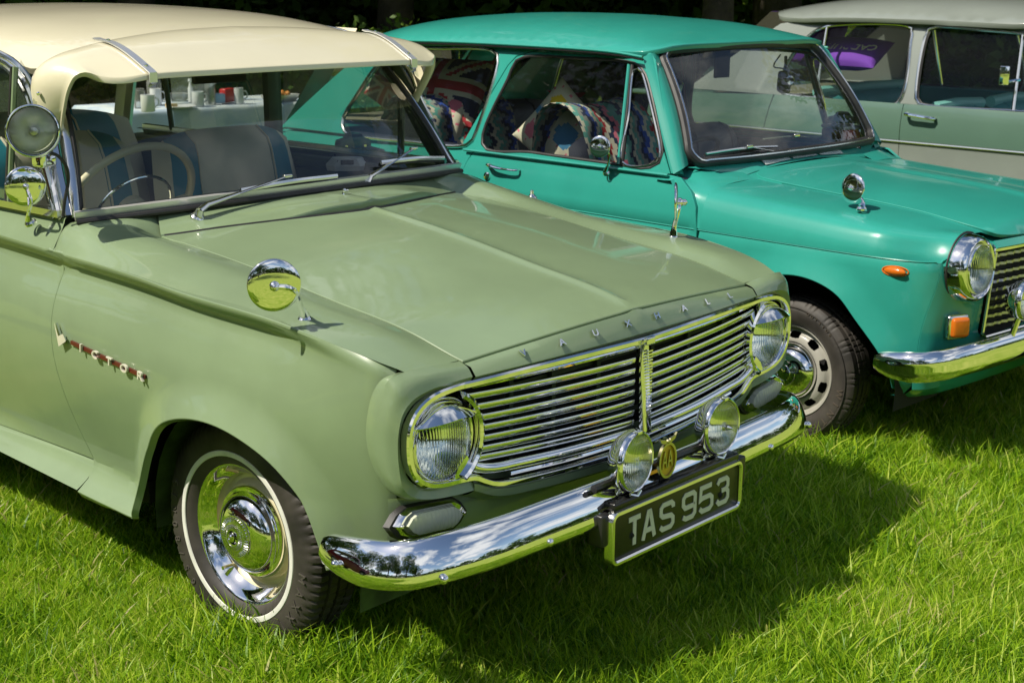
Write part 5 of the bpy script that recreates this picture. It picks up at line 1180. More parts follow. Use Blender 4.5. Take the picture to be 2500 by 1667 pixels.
for sx in (-1, 1):
    f = gmk(sx); g = lambda y, z, sx=sx: gup(y, z, sx)
    d2 = panel('rear_door', [(-ydo-.003, ztr), (-ydo-.003, zwb)]+[(-y, zwb) for y in np.linspace(ydo+.1, ydo+.9, 6)]+[(-ydo-.95, ztr)], f, .05, GREENP, grey, lip=.02, flip=sx < 0, sharp=40)
    d1 = panel('front_door', [(-ydo+.003, ztr), (-ydo+.98, ztr), (-ydo+1.0, zwb-.02)]+[(-y, zwb) for y in np.linspace(ydo-.9, ydo-.003, 6)], f, .05, GREENP, grey, lip=.02, flip=sx < 0, sharp=40)
    panel('rear_wing', [(-ydo-.957, ztr), (-ydo-.91, zwb), (-ytail, zwb-.04), (-ytail-.05, ztr)], f, .06, GREENP, grey, lip=.02, flip=sx < 0)
    lw = panel('lower_side', [(-ydo-.003, ztr-.016), (-ydo-.003, .32), (-ydo-1.0, .30), (-ytail, .34), (-ytail, ztr-.016)], f, .06, GREYP, grey, lip=.02, flip=sx < 0)
    panel('lower_side', [(-ydo+.003, ztr-.016), (-ydo+1.45, ztr-.016), (-ydo+1.3, .32), (-ydo+.003, .32)], f, .06, GREYP, grey, lip=.02, flip=sx < 0)
    panel('front_wing', [(-ydo+1.003, ztr), (-ydo+1.6, ztr), (-ydo+1.6, zwb-.05), (-ydo+1.003, zwb-.01)], f, .06, GREENP, grey, lip=.02, flip=sx < 0)
    MB().tube([f(-y, ztr-.008)+np.array([sx*.004, 0, 0]) for y in np.linspace(ydo+1.6, ydo-1.6, 50)], .007, 8).build('side_trim_strip', CHROME2, grey)
    up = [(ydo-1.05, zwb), (ydo-.62, ztop), (ydo+.80, ztop), (ydo+.99, ztop-.03), (ydo+1.58, zwb+.02), (ydo+1.60, zwb)]
    us = panel('upper_side', up, g, .045, GREYP, grey, lip=.02, holes=[rearw, fronw[(fronw[:, 0] > ydo-1.0)] if False else fronw], flip=sx < 0)
    for wv, nm in ((rearw, 'rear_door_window'), (fronw, 'front_door_window')):
        panel(nm, wv, lambda a, b: g(a, b)-np.array([sx*.015, 0, 0]), .12, GLASS2, us, lip=0, flip=sx < 0)
        MB().tube([g(a, b)+np.array([sx*.002, 0, 0]) for a, b in wv], .009, 8, closed=True).build('window_trim', CHROME2, us)
        MB().tube([g(a, b)-np.array([sx*.004, 0, 0]) for a, b in (wv-wv.mean(0))*.975+wv.mean(0)], .006, 6, closed=True).build('window_seal', RUBBER, us)
    a, b = gon(2019, 66), gon(1990, 240); MB().tube([g(*a), g(*b)], .010, 8).build('window_bar', CHROME2, us)
    a, b = gon(2497, 84), gon(2473, 272); MB().tube([g(*a), g(*b)], .010, 8).build('quarter_light_bar', CHROME2, us)
    if sx < 0:
        p0 = Vector(gx(2218, 278, -.80)); p1 = Vector(gx(2283, 290, -.80)); of = Vector((-.035, 0, 0))
        MB().tube(cr([p0+Vector((-.004, 0, 0)), p0+of, (p0+p1)/2+of*1.1, p1+of*.8, p1+Vector((-.004, 0, 0))], 14), .011, 10).build('door_handle', CHROME, d1)
        p0 = Vector(G_.X(2490, 195, -.80)); mm = MB().box(G_.X(2452, 185, -.88), (.012, .05, .10), Matrix.Rotation(R(35), 3, 'Z'), .004).build('door_mirror', CHROME, grey)
        MB().tube([p0, G_.X(2460, 200, -.86)], .008, 6).build('mirror_arm', CHROME, mm)
zr = ztop+.015
def groof(x, y):
    x, y = np.broadcast_arrays(np.asarray(x, float), np.asarray(y, float)); t = np.clip(np.abs(x)/.66, 0, 1)
    c = ip(y, [ydo-.9, ydo-.5, ydo, ydo+.5, ydo+.9, ydo+1.16], [zr+.06, zr+.12, zr+.14, zr+.13, zr+.09, zr+.045]); e_ = ip(y, [ydo-.9, ydo, ydo+.9, ydo+1.16], [zr+.03, zr+.05, zr+.03, zr])
    return np.stack([x, y, e_+(c-e_)*(1-t**2.5)-.045*t**7], -1)
panel('roof', cr([(-.55, ydo-.85), (0, ydo-.9), (.55, ydo-.85), (.66, ydo-.6), (.665, ydo+.3), (.66, ydo+.80), (.58, ydo+1.04), (0, ydo+1.16), (-.58, ydo+1.04), (-.66, ydo+.80), (-.665, ydo+.3), (-.66, ydo-.6)], 100, True), groof, .06, GREYP, grey, lip=.03, sharp=50)
MB().grid([[(x*(.60+.04*t), ydo+1.08+.50*t, zr+.03-.42*t) for x in np.linspace(-1, 1, 7)] for t in np.linspace(0, 1, 4)]).build('rear_window', GLASS2, grey)
m = MB(); m.box((0, ydo+.2, .30), (1.5, 3.2, .06)); m.box((0, ydo-1.3, .6), (1.4, .04, .6)); m.box((0, ytail, .62), (1.4, .05, .5)); m.each('floor_pan', BLACK, grey)
MB().box((0, ytail-.12, .90), (1.46, .55, .03), None, .01).build('boot_lid', GREENP, grey)
TURQ = simple('turquoise_vinyl', (.05, .28, .30), .45, bump=(14, .4, .004)); TURQL = simple('pale_turquoise_vinyl', (.22, .52, .48), .45)
def gseat(xc, w, y, zt, zb, name):
    global CLOTH, BLUE
    a, b = CLOTH, BLUE; CLOTH, BLUE = TURQ, TURQL; s = seat(xc, w, y, zt, name, zb=zb, blue=False, parent=grey); CLOTH, BLUE = a, b
    MB().tube([(xc-w/2*.9, y+.10, zt-.005), (xc, y+.11, zt+.005), (xc+w/2*.9, y+.10, zt-.005)], .035, 10).build('seat_top_roll', TURQL, s); return s
gseat(0, 1.30, ydo+.62, zwb+.02, .5, 'rear_seat'); gseat(-.33, .60, ydo-.20, zwb-.02, .5, 'front_seat'); gseat(.33, .60, ydo-.20, zwb-.02, .5, 'front_seat')
for sx in (-1, 1): MB().box((sx*.72, ydo, .72), (.05, 2.2, .44), None, .01).build('door_trim', TURQ, grey)
MB().box((0, ydo+1.22, zwb-.03), (1.30, .50, .02)).build('parcel_shelf', bpy.data.materials['headlining_cloth'], grey)
for (sx, yy) in ((-1, ydo-1.35), (1, ydo-1.35), (-1, ydo+1.28), (1, ydo+1.28)):
    o = (sx*.64, yy, .30); ax = (sx, 0, 0)
    wh = MB().lathe([(.18, .05), (.16, .03), (.12, .03), (.10, .05), (.05, .07), (.0005, .075)], o, ax, 32).build('wheel', CHROME2, grey); tyre_mesh(.30, .16, .18, seg=72, parent=wh, o=o, ax=ax)
# ============================================================ loose things in and around the cars
def pillow(name, c, w, h, d, rot, mats, fn, n=(44, 30)):
    rows = {1: [], -1: []}; m = MB(); q_ = rot
    for s in (1, -1):
        G = []
        for i in range(n[1]+1):
            r_ = []
            for j in range(n[0]+1):
                a = -1+2*j/n[0]; b = -1+2*i/n[1]; th = (max(0, 1-a*a)*max(0, 1-b*b))**.42; k = 1-.07*(1-abs(b))*abs(a)**3*0-.06*(a*a*(1-b*b)); l = 1-.06*(b*b*(1-a*a))
                wr = .006*math.sin(9*a+4*b)*th
                p = Vector((a*w/2*(1-.07*(1-b*b)*abs(a)**4), b*h/2*(1-.07*(1-a*a)*abs(b)**4), s*(d/2*th+wr*.5))); r_.append(Vector(c)+q_ @ p)
            G.append(r_)
        n0 = len(m.f); m.grid(G)
        for i in range(n[1]):
            for j in range(n[0]): m.mi[n0+i*n[0]+j] = fn(-1+2*(j+.5)/n[0], -1+2*(i+.5)/n[1])
    return m.build(name, mats, None, sharp=60)
fab = lambda nm, c: simple(nm, c, .85, bump=(180, .4, .001))
F_NAVY = fab('navy_fabric', (.012, .02, .06)); F_RED = fab('red_fabric', (.35, .02, .03)); F_WH = fab('off_white_fabric', (.50, .47, .36)); F_YEL = fab('yellow_fabric', (.60, .42, .01)); F_BLUE = fab('blue_fabric', (.05, .20, .36)); F_PINK = fab('pink_fabric', (.55, .14, .20)); F_TEAL = fab('green_blue_wool', (.09, .28, .24)); F_CREAM = fab('cream_wool', (.50, .46, .36)); F_PURP = fab('purple_satin', (.13, .03, .32)); F_ROY = fab('royal_blue_wool', (.02, .06, .30))
def flag(a, b):
    a *= 1.6
    if abs(a) < .16 or abs(b) < .16: return 1
    if abs(a) < .28 or abs(b) < .28: return 2
    dg = min(abs(b-a/1.6), abs(b+a/1.6))*.85
    return 1 if dg < .07 else 2 if dg < .20 else 0
def hexes(a, b):
    cs = [(-.5, .5, 3, .26), (.25, .1, 4, .36), (-.6, -.45, 5, .24), (.65, .7, 5, .25), (.75, -.55, 3, .25), (.05, -.75, 5, .2), (-.05, .8, 4, .16), (-.85, .05, 4, .14)]
    for x, y, c, r in cs:
        if math.hypot(a-x, b-y) < r*(.9+.1*math.cos(6*math.atan2(b-y, a-x))): return c
    if math.sin(a*19)*math.sin(b*17+2) > .86: return 5
    return 2
PATM = [F_NAVY, F_RED, F_WH, F_YEL, F_BLUE, F_PINK]
E3 = lambda x, y, z: Matrix.Rotation(R(z), 3, 'Z') @ Matrix.Rotation(R(y), 3, 'Y') @ Matrix.Rotation(R(x), 3, 'X')
def tw(p): # point of the teal frame to the world
    return T.Mi.T @ np.array(p)+T.o
TY_ = -math.degrees(.064)
c_ = T.X(1085, 222, -.28); tag(pillow('cushion', tw(c_), .52, .34, .17, E3(62, 0, -88+TY_), PATM, flag), 'union flag cushion on the rear shelf of the turquoise car', 'cushion')
c_ = T.X(1062, 318, -.40); tag(pillow('cushion', tw(c_), .34, .34, .13, E3(70, 0, -80+TY_), PATM, hexes), 'cream cushion with yellow and pink shapes in the rear side window of the turquoise car', 'cushion')
c_ = T.X(1372, 325, -.42); tag(pillow('cushion', tw(c_), .34, .34, .12, E3(80, 40, -78+TY_), PATM, hexes), 'patterned cushion standing on its corner behind the front side window of the turquoise car', 'cushion')
c_ = T.X(960, 165, -.25); tag(pillow('cushion', tw(c_-np.array([0, 0, .09])), .26, .26, .10, E3(78, 30, -80+TY_), PATM, flag), 'upright union flag cushion at the rear window of the turquoise car', 'cushion')
BLK = [F_TEAL, F_NAVY, F_CREAM, F_RED, F_ROY, F_PINK, fab('grey_wool', (.20, .21, .19))]
def blanket(name, pts, lo, hi, label, ph=0):
    """knitted throw hung over a seat: pts is the section (y,z), lo..hi across x"""
    C_ = cr(pts, 46); m = MB(); G = []
    xs = np.linspace(lo, hi, 56)
    for i, (y, z) in enumerate(C_):
        G.append([tw((x, y+.010*math.sin(x*26+i*.2)+.003*((i+j) % 2), z+.008*math.sin(x*17+ph)+.004*((i+j) % 2))) for j, x in enumerate(xs)])
    m.grid(G)
    for i in range(45):
        for j in range(55):
            zz_ = (j+3*abs(((i*.5) % 2)-1)+ph) ; st = int(zz_/2.6) % 14; m.mi[i*55+j] = [0, 1, 2, 0, 6, 1, 4, 2, 0, 3, 2, 1, 5, 0][st]
    o = m.build(name, BLK, None, sharp=12); return tag(o, label, 'blanket')
blanket('crochet_blanket', [(2.46, .98), (2.38, 1.085), (2.28, 1.10), (2.16, 1.05), (2.10, .90), (2.05, .72)], -.58, -.02, 'crochet blanket draped over the rear seat of the turquoise car')
blanket('crochet_blanket', [(1.50, .62), (1.46, .85), (1.40, 1.08), (1.30, 1.125), (1.20, 1.08), (1.12, .90), (1.06, .72)], -.58, -.12, 'crochet blanket draped over the front seat of the turquoise car', 5)
c_ = [T.X(u, v, .15) for u, v in ((1338, 222), (1360, 226), (1400, 229), (1431, 228), (1418, 238), (1375, 243), (1352, 236))]
m = MB(); C0 = [tw(p) for p in c_]; m.add(C0+[p+np.array([0, .01, .004]) for p in C0], [tuple(range(7)), tuple(range(13, 6, -1))]+[(k, (k+1) % 7, 7+(k+1) % 7, 7+k) for k in range(7)]); m.tube([tw(T.X(1410, 240, .15)), tw(T.X(1396, 262, .15))], .003, 6)
tag(m.build('pennant', F_RED), 'small red pennant on a stick inside the turquoise car', 'flag')
def gw(p): return G_.Mi.T @ np.array(p)+G_.o
c_ = G_.X(2065, 132, -.42); pc = tag(pillow('cushion', gw(c_), .52, .30, .15, E3(28, 0, -86+TY_), [F_PURP], lambda a, b: 0), 'purple cushion with cream lettering lying behind the rear side window of the grey car', 'cushion')
me = text_mesh("CADBURY'S", .085, .0015, 0); rt = E3(28, 0, -86+TY_)
ex = -(rt @ Vector((1, 0, 0))); nn = rt @ Vector((0, 0, 1)); c2 = Vector(gw(c_))+nn*.070+(rt @ Vector((.02, -.03, 0)))
FL = fab('cream_print', (.62, .58, .36)); tl_ = place_mesh('cushion_lettering', me, FL, pc, c2, ex, nn.cross(ex), nn)
c_ = G_.X(2000, 105, -.20); tag(pillow('cushion', gw(c_), .32, .32, .12, E3(75, 10, -80+TY_), [F_PURP], lambda a, b: 0), 'upright plain purple cushion beside the slanting bar in the grey car', 'cushion')
# toy cars and dashboard things
def toy_car(o, yaw, col, L=.11, body='toy_car', label='', W=None):
    r = tag(empty(body, o, yaw), label, 'toy car'); s = L
    G = []
    prof = [(-.5, .06, .16, .20), (-.47, .05, .25, .22), (-.30, .05, .30, .225), (-.12, .05, .31, .225), (.20, .05, .31, .225), (.42, .05, .28, .22), (.49, .06, .24, .21), (.5, .08, .18, .20)]
    for x, z0, z1, w_ in prof: G.append([(x*s, a*w_*s, b*s) for a, b in ((-.9, z0), (-1, (z0+z1)*.5), (-.93, z1*.96), (-.7, z1), (.7, z1), (.93, z1*.96), (1, (z0+z1)*.5), (.9, z0))])
    m = MB().grid(G, cv=True); m.build('body', col, r, sharp=40)
    G = [[(x*s, a*w_*s, z*s) for a in (-1, 1)] for x, w_, z in ((-.24, .19, .30), (-.10, .16, .44), (.16, .16, .45), (.34, .18, .30))]
    G = [[(x*s, -w_*s, .29*s), (xt*s, -w_*.85*s, z*s), (xt*s, w_*.85*s, z*s), (x*s, w_*s, .29*s)] for x, xt, w_, z in ((-.26, -.12, .19, .44), (.0, .0, .19, .46), (.34, .20, .19, .44))]
    MB().grid(G).build('cabin', col, r, sharp=20)
    m = MB()
    MB().box((.03*s, 0, .385*s), (.40*s, .365*s, .08*s)).build('windows', BLACK, r)
    for x in (-.30, .30):
        for y in (-1, 1):
            w_ = MB().lathe([(.075*s, -.02*s), (.08*s, 0), (.07*s, .022*s), (.0005, .022*s)], (x*s, y*.20*s, .08*s), (0, y, 0), 16).build('wheel', TYRE, r); MB().lathe([(.045*s, .024*s), (.0005, .026*s)], (x*s, y*.20*s, .08*s), (0, y, 0), 12).build('hub_cap', CHROME2, w_)
    return r
tg = simple('toy_green', (.02, .11, .07), .25)
p = V.Z(862, 362, 1.022); toy_car((p[0], p[1], 1.022), R(-20), tg, .125, label='small dark green toy car on the dashboard of the sage green car')
MB().box((p[0], p[1], 1.010), (.20, .14, .02), Matrix.Rotation(R(-20), 3, 'Z'), .006).build('dash_mat', RUBBER, sage)
p = V.Z(848, 412, .985); px_, py_ = p[0], p[1]
wb = tag(empty('gadget_box', (px_, py_, .982), R(-42)), 'white faceted gadget box with dark panels on the dashboard of the sage green car', 'gadget')
WHP = simple('white_plastic', (.62, .63, .66), .3)
MB().grid([[(x*a, y*b, z) for x, y in ((-1, -.6), (-.6, -1), (.6, -1), (1, -.6), (1, .6), (.6, 1), (-.6, 1), (-1, .6))] for a, b, z in ((.070, .048, 0), (.074, .052, .018), (.052, .034, .042), (.03, .02, .043), (.001, .001, .043))], cv=True).build('case', WHP, wb, sharp=25)
for an in (-90, -135+0, 0):
    a = R(an); d = Vector((math.cos(a)*.064*(1 if an == 0 else 1), math.sin(a)*.0445, .030)); 
    MB().box(d, (.045 if an == -90 else .004*0+.03, .003, .017), Matrix.Rotation(a+R(90), 3, 'Z') @ Matrix.Rotation(R(-38), 3, 'X'), 0).build('panel', simple('solar_panel', (.02, .022, .03), .2) if not bpy.data.materials.get('solar_panel') else bpy.data.materials['solar_panel'], wb)
p = T.Z(2052, 338, .955); pw = tw(p); RB = tag(empty('biscuit_tin', pw, -.064+R(-15)), 'red tin with white lid on the dashboard of the turquoise car', 'tin')
MB().box((0, 0, .022), (.10, .15, .044), None, .01).build('box', simple('red_plastic', (.55, .03, .03), .3), RB); MB().box((0, 0, .052), (.105, .155, .016), None, .007).build('lid', WHP, RB)
toy_car((pw[0], pw[1], pw[2]+.061), R(-50), simple('toy_grey_green', (.06, .16, .12), .25), .125, label='small grey-green toy car standing on the red tin in the turquoise car')
p = tw(T.Y(1915, 190, .80)); dcm = tag(empty('dashboard_camera', p, 0), 'black camera hanging from a sucker behind the turquoise car windscreen', 'camera')
m = MB(); m.box((0, 0, -.02), (.075, .05, .09), E3(0, 12, 20), .012); m.build('body', RUBBER, dcm)
MB().lathe([(.022, 0), (.022, .02), (.016, .024), (.0005, .02)], (-.02, -.03, -.01), (-.6, -1, 0), 18).build('lens', CHROME2, dcm)
MB().tube([(0, 0, .03), (-.01, -.01, .06), (-.03, -.02, .09)], .007, 8).build('arm', RUBBER, dcm)
MB().tube(cr([(0, 0, .0), (.0, .01, -.05), (.012, .0, .03), (-.06, .02, .05), (-.04, 0, .10)], 24), .003, 6).build('cable', RUBBER, dcm)
# ---------------------------------------------------------------- tea table behind the cars
A_ = np.array([2.90, 5.86]); B_ = np.array([4.52, 5.66]); ux = (B_-A_)/np.linalg.norm(B_-A_); uy = np.array([-ux[1], ux[0]]); Lt = np.linalg.norm(B_-A_); tyaw = math.atan2(ux[1], ux[0]); ZT = .735
tab = tag(empty('picnic_table', (*((A_+B_)/2+uy*.36), 0), tyaw), 'folding table under a pale blue cloth laid for tea behind the cars', 'table')
MB().box((0, 0, ZT-.02), (Lt-.04, .68, .03), None, .005).build('table_top', simple('table_white', (.6, .6, .58), .5), tab)
for x in (-.65, .65):
    for y in (-.26, .26): MB().tube([(x, y, 0), (x, y, ZT-.03)], .014, 8).build('leg', STEEL, tab)
cm, cnt, cbb = mat_new('pale_blue_cloth'); rp_ = var_color(cnt, cbb, (.38, .46, .54), (.60, .64, .62), 6, 4, .42, .60); cbb.inputs['Roughness'].default_value = .9
e_ = rp_.color_ramp.elements.new(.66); e_.color = (.50, .46, .22, 1); rp_.color_ramp.elements[-1].position = .74; rp_.color_ramp.elements[-1].color = (.46, .55, .62, 1)
G = []; hx, hy = Lt/2, .36
per = dens([(-hx, -hy), (hx, -hy), (hx, hy), (-hx, hy)], .02)
for k, (off, z) in enumerate(((-.34, ZT+.002), (-.1, ZT+.002), (0, ZT), (.012, ZT-.02), (.02, ZT-.15), (.035, ZT-.30), (.045, ZT-.42), (.05, ZT-.52))):
    r_ = []
    for i, p in enumerate(per):
        nrm = np.array([1 if p[0] >= hx-1e-6 else -1 if p[0] <= -hx+1e-6 else 0, 1 if p[1] >= hy-1e-6 else -1 if p[1] <= -hy+1e-6 else 0], float)
        if off < 0: q2 = np.array([p[0]*(hx+off*.98)/hx, p[1]*(hy+off*.98)/hy]) ; zz_ = z
        else: q2 = p+nrm*(off+.02*math.sin(i*.42)*max(0, (ZT-z))*2); zz_ = z
        r_.append((q2[0], q2[1], zz_))
    G.append(r_)
cl = MB().grid(G, cv=True); cl.add([G[0][0], G[0][len(per)//4], G[0][len(per)//2], G[0][3*len(per)//4]], [])
clo = cl.build('tablecloth', cm, None, sharp=80); clo.location = tab.location; clo.rotation_euler = tab.rotation_euler; tag(clo, 'pale blue patterned tablecloth hanging over the tea table', 'tablecloth')
CHINA = simple('white_china', (.66, .67, .66), .2)
def on_table(u, v): p = V.Z(u, v, ZT+.004); return (p[0], p[1], ZT+.004)
def mug(u, v, r, h, label):
    o = on_table(u, v); e = tag(empty('mug', o, 0), label, 'mug', 'white mugs on the tea table')
    MB().lathe([(.0005, 0), (r*.9, 0), (r, .006), (r, h), (r-.004, h), (r-.005, .01), (.0005, .008)], (0, 0, 0), (0, 0, 1), 28).build('cup', CHINA, e, sharp=50)
    MB().tube(cr([(r-.002, -.0, h*.82), (r+.026, -.01, h*.74), (r+.030, -.012, h*.4), (r-.002, 0, h*.22)], 12), .005, 8).build('handle', CHINA, e); return e
mug(362, 273, .048, .115, 'white mug nearest the left end of the tea table'); mug(484, 260, .043, .105, 'white mug in the middle of the tea table right of the plate'); mug(584, 254, .034, .115, 'white mug right of the red biscuit packet'); mug(381, 258, .040, .12, 'white mug behind the left one beside the plate')
o = on_table(342, 264); j = tag(MB().lathe([(.0005, 0), (.038, 0), (.040, .005), (.040, .12), (.034, .125), (.034, .135), (.0005, .136)], o, (0, 0, 1), 24).build('storage_jar', glass_thin('jar_plastic', (.85, .88, .9), dirt_haze=.25)), 'clear jar at the left end of the tea table', 'jar')
o = on_table(378, 248); j = tag(empty('squash_bottle', o), 'large clear bottle with a red cap at the back of the tea table', 'bottle'); MB().lathe([(.0005, 0), (.052, 0), (.054, .01), (.054, .14), (.040, .19), (.016, .215), (.014, .23)], (0, 0, 0), (0, 0, 1), 24).build('bottle_body', bpy.data.materials['jar_plastic'], j); MB().lathe([(.016, .228), (.016, .25), (.0005, .251)], (0, 0, 0), (0, 0, 1), 16).build('cap', bpy.data.materials['red_plastic'], j)
o = on_table(441, 264); j = tag(empty('plate', o), 'white plate with a sandwich on the edge of the tea table', 'plate'); MB().lathe([(.0005, .004), (.07, .004), (.105, .016), (.108, .014), (.07, 0), (.0005, 0)], (0, 0, 0), (0, 0, 1), 40).build('dish', CHINA, j)
tag(MB().extrude([(-.05, -.02), (.01, -.02), (-.05, .04)], lambda a, b: (o[0]+a-.05, o[1]+b, o[2]+.006), (0, 0, .03)).build('sandwich', simple('bread', (.50, .34, .14), .8)), 'cut sandwich lying on the white plate', 'sandwich')
o = on_table(437, 247); tag(MB().lathe([(.0005, 0), (.05, 0), (.085, .05), (.09, .055), (.08, .05), (.0005, .058)], o, (0, 0, 1), 32).build('covered_bowl', bpy.data.materials['jar_plastic']), 'bowl covered with film behind the white plate', 'bowl')
o = on_table(514, 256); j = tag(empty('vacuum_flask', o), 'tall steel vacuum flask standing on the tea table', 'flask'); MB().lathe([(.0005, 0), (.036, 0), (.038, .01), (.038, .19), (.032, .205)], (0, 0, 0), (0, 0, 1), 28).build('body', STEEL, j); MB().lathe([(.034, .20), (.034, .25), (.028, .262), (.0005, .263)], (0, 0, 0), (0, 0, 1), 24).build('cup', STEEL, j)
o = on_table(466, 250); tag(MB().lathe([(.0005, 0), (.018, 0), (.018, .10), (.008, .13), (.008, .15), (.014, .152), (.014, .17), (.0005, .171)], o, (0, 0, 1), 16).build('salt_cellar', CHINA), 'slim white shaker behind the mugs', 'shaker')
o = on_table(550, 252); tag(MB().box((o[0]+.02, o[1], o[2]+.055), (.12, .06, .10), Matrix.Rotation(.3, 3, 'Z'), .012).build('biscuit_packet', bpy.data.materials['red_plastic']), 'red biscuit packet between the flask and the right mug', 'packet')
tag(MB().box((o[0]-.075, o[1]-.03, o[2]+.04), (.08, .05, .07), Matrix.Rotation(-.3, 3, 'Z'), .012).build('biscuit_packet', simple('blue_white_wrap', (.35, .55, .70), .3)), 'light blue and white packet left of the red one', 'packet')
o = on_table(684, 247); j = tag(empty('foil_tray', o, .2), 'foil tray of orange snacks at the right end of the tea table', 'tray'); MB().grid([[(x*a, y*b, z) for x, y in ((-1, -1), (1, -1), (1, 1), (-1, 1))] for a, b, z in ((.12, .09, .05), (.10, .07, .0), (.001, .001, 0))], cv=True).build('tray', STEEL, j, sharp=20)
m = MB(); OR = simple('orange_snack', (.65, .25, .04), .6)
for k in range(14): m.sphere((random.uniform(-.08, .08), random.uniform(-.05, .05), .04+random.uniform(0, .02)), .022, 8)
m.build('snack', OR, j)['kind'] = 'stuff'

# ============================================================ trees, wood and ground
def leafmat(name, c1, c2, tr=.35):
    m, nt, b = mat_new(name); rp = var_color(nt, b, c1, c2, 2.5, 3, .35, .65); b.inputs['Roughness'].default_value = .5; b.inputs['Specular IOR Level'].default_value = .3
    t = N(nt, 'ShaderNodeBsdfTranslucent'); nt.links.new(rp.outputs[0], t.inputs[0]); mx = N(nt, 'ShaderNodeMixShader'); mx.inputs[0].default_value = tr
    nt.links.new(b.outputs[0], mx.inputs[1]); nt.links.new(t.outputs[0], mx.inputs[2]); nt.links.new(mx.outputs[0], nt.nodes['Material Output'].inputs[0]); return m
LEAF = leafmat('leaf_green', (.025, .060, .008), (.07, .13, .015)); LEAF2 = leafmat('bright_leaf', (.05, .12, .01), (.12, .20, .02))
BARK = simple('tree_bark', (.035, .028, .018), .9, bump=(12, 1.0, .03), var=(5, .4)); rng = np.random.RandomState(3)
def leaf_cloud(blobs, n, size, rng, zmin=None):
    v = []; f = []
    for (cx, cy, cz, rx, ry, rz), k in zip(blobs, np.array([b[3]*b[4]*b[5] for b in blobs])/sum(b[3]*b[4]*b[5] for b in blobs)*n):
        for _ in range(int(k)):
            d = rng.normal(size=3); d /= np.linalg.norm(d); r = rng.uniform(.45, 1.05)**.6; p = np.array([cx+rx*d[0]*r, cy+ry*d[1]*r, cz+rz*d[2]*r])
            if zmin is not None and p[2] < zmin: p[2] = zmin+abs(p[2]-zmin)
            a = rng.normal(size=3); a /= np.linalg.norm(a); b = np.cross(a, rng.normal(size=3)); b /= np.linalg.norm(b); s = size*rng.uniform(.6, 1.4); i = len(v)
            v += [p-a*s, p+b*s*.5, p+a*s, p-b*s*.5]; f.append((i, i+1, i+2, i+3))
    me = bpy.data.meshes.new('leaves'); me.from_pydata([tuple(q) for q in v], [], f); me.update(); return me
def tree_src(seed):
    rng = np.random.RandomState(seed); bl = []; m = MB()
    H = 8.5; P = cr([(0, 0, -.1), (.1*rng.normal(), .1*rng.normal(), 2), (.3*rng.normal(), .3*rng.normal(), 4.5), (.4*rng.normal(), .4*rng.normal(), 7.5)], 14); m.tube(P, np.interp(np.linspace(0, 1, 14), [0, .08, 1], [.34, .23, .06]), 12)
    for k in range(9):
        z = 2.4+k*.6; a = rng.uniform(0, 6.28); L = rng.uniform(1.6, 2.8); b = P[int(min(13, z/7.5*13))]; e = (b[0]+L*math.cos(a), b[1]+L*math.sin(a), z+L*.45); m.tube(cr([b, ((b[0]+e[0])/2, (b[1]+e[1])/2, z+L*.1), e], 6), np.linspace(.10, .03, 6), 6); bl.append((*e, 1.3, 1.3, .9))
    for k in range(9): bl.append((rng.uniform(-2, 2), rng.uniform(-2, 2), rng.uniform(3.6, 8.2), 1.4, 1.4, 1.1))
    return m, leaf_cloud(bl, 7500, .13, rng, 2.3)
srcs = [tree_src(s) for s in (11, 12, 13)]; trm = []
for m, me in srcs:
    o = m.build('trunk', BARK); trm.append((o.data, me)); bpy.data.objects.remove(o); me.materials.append(LEAF)
def tree(x, y, k, s, rz, label):
    t = tag(empty('broadleaf_tree', (x, y, 0), rz), label, 'tree', 'trees of the dark wood behind the cars'); t.scale = (s, s, s)
    a = bpy.data.objects.new('trunk', trm[k][0]); b = bpy.data.objects.new('crown', trm[k][1])
    for o in (a, b): COL.objects.link(o); o.parent = t
wd = lambda az, d: (CAMP[0]+d*math.sin(R(az)), CAMP[1]+d*math.cos(R(az)))
i = 0
for d, azs in ((15.5, (22, 33, 45, 58, 71, 84)), (19, (18, 27, 38, 50, 62, 74)), (23, (22, 32, 44, 55, 66, 78)), (18.5, (2, 10)), (24, (4, 13))):
    for az in azs:
        x, y = wd(az+rng.uniform(-1.5, 1.5), d+rng.uniform(-.8, .8)); tree(x, y, i % 3, rng.uniform(.9, 1.25), rng.uniform(0, 6), 'leafy broadleaf tree of the dark wood behind the cars'); i += 1
for az, d in ((-118, 19), (-103, 22), (-90, 18.5), (-78, 23), (-132, 24), (-64, 20), (-50, 23), (-36, 19), (-22, 22)):
    x, y = 1.5+d*math.sin(R(az)), d*math.cos(R(az)); tree(x, y, i % 3, rng.uniform(1.0, 1.3), rng.uniform(0, 6), 'leafy broadleaf tree at the western side of the show field'); i += 1
# dense shaded undergrowth
for d, azs, h in ((17.5, range(20, 80, 6), 1.0), (22, range(18, 82, 5), 1.5)):
    for az in azs:
        x, y = wd(az+rng.uniform(-1.5, 1.5), d+rng.uniform(-.5, .5)); s = rng.uniform(.8, 1.3)
        if h == 1.0 and i % 3 == 0: pass
        key = 'shrub_mesh_%d' % (i % 4)
        me = bpy.data.meshes.get(key)
        if me is None:
            me = leaf_cloud([(rng.uniform(-.6, .6), rng.uniform(-.6, .6), rng.uniform(.4, 1.5), .8, .8, .7) for _ in range(6)], 2600, .075, rng, .05); me.name = key; me.materials.append(LEAF2 if i % 4 == 1 else LEAF)
        o = bpy.data.objects.new('shrub', me); COL.objects.link(o); o.location = (x, y, 0); o.rotation_euler = (0, 0, rng.uniform(0, 6)); o.scale = (s*1.2, s*1.2, s*h); tag(o, 'dark leafy shrub under the trees behind the cars', 'shrub', 'shrubs under the trees'); i += 1
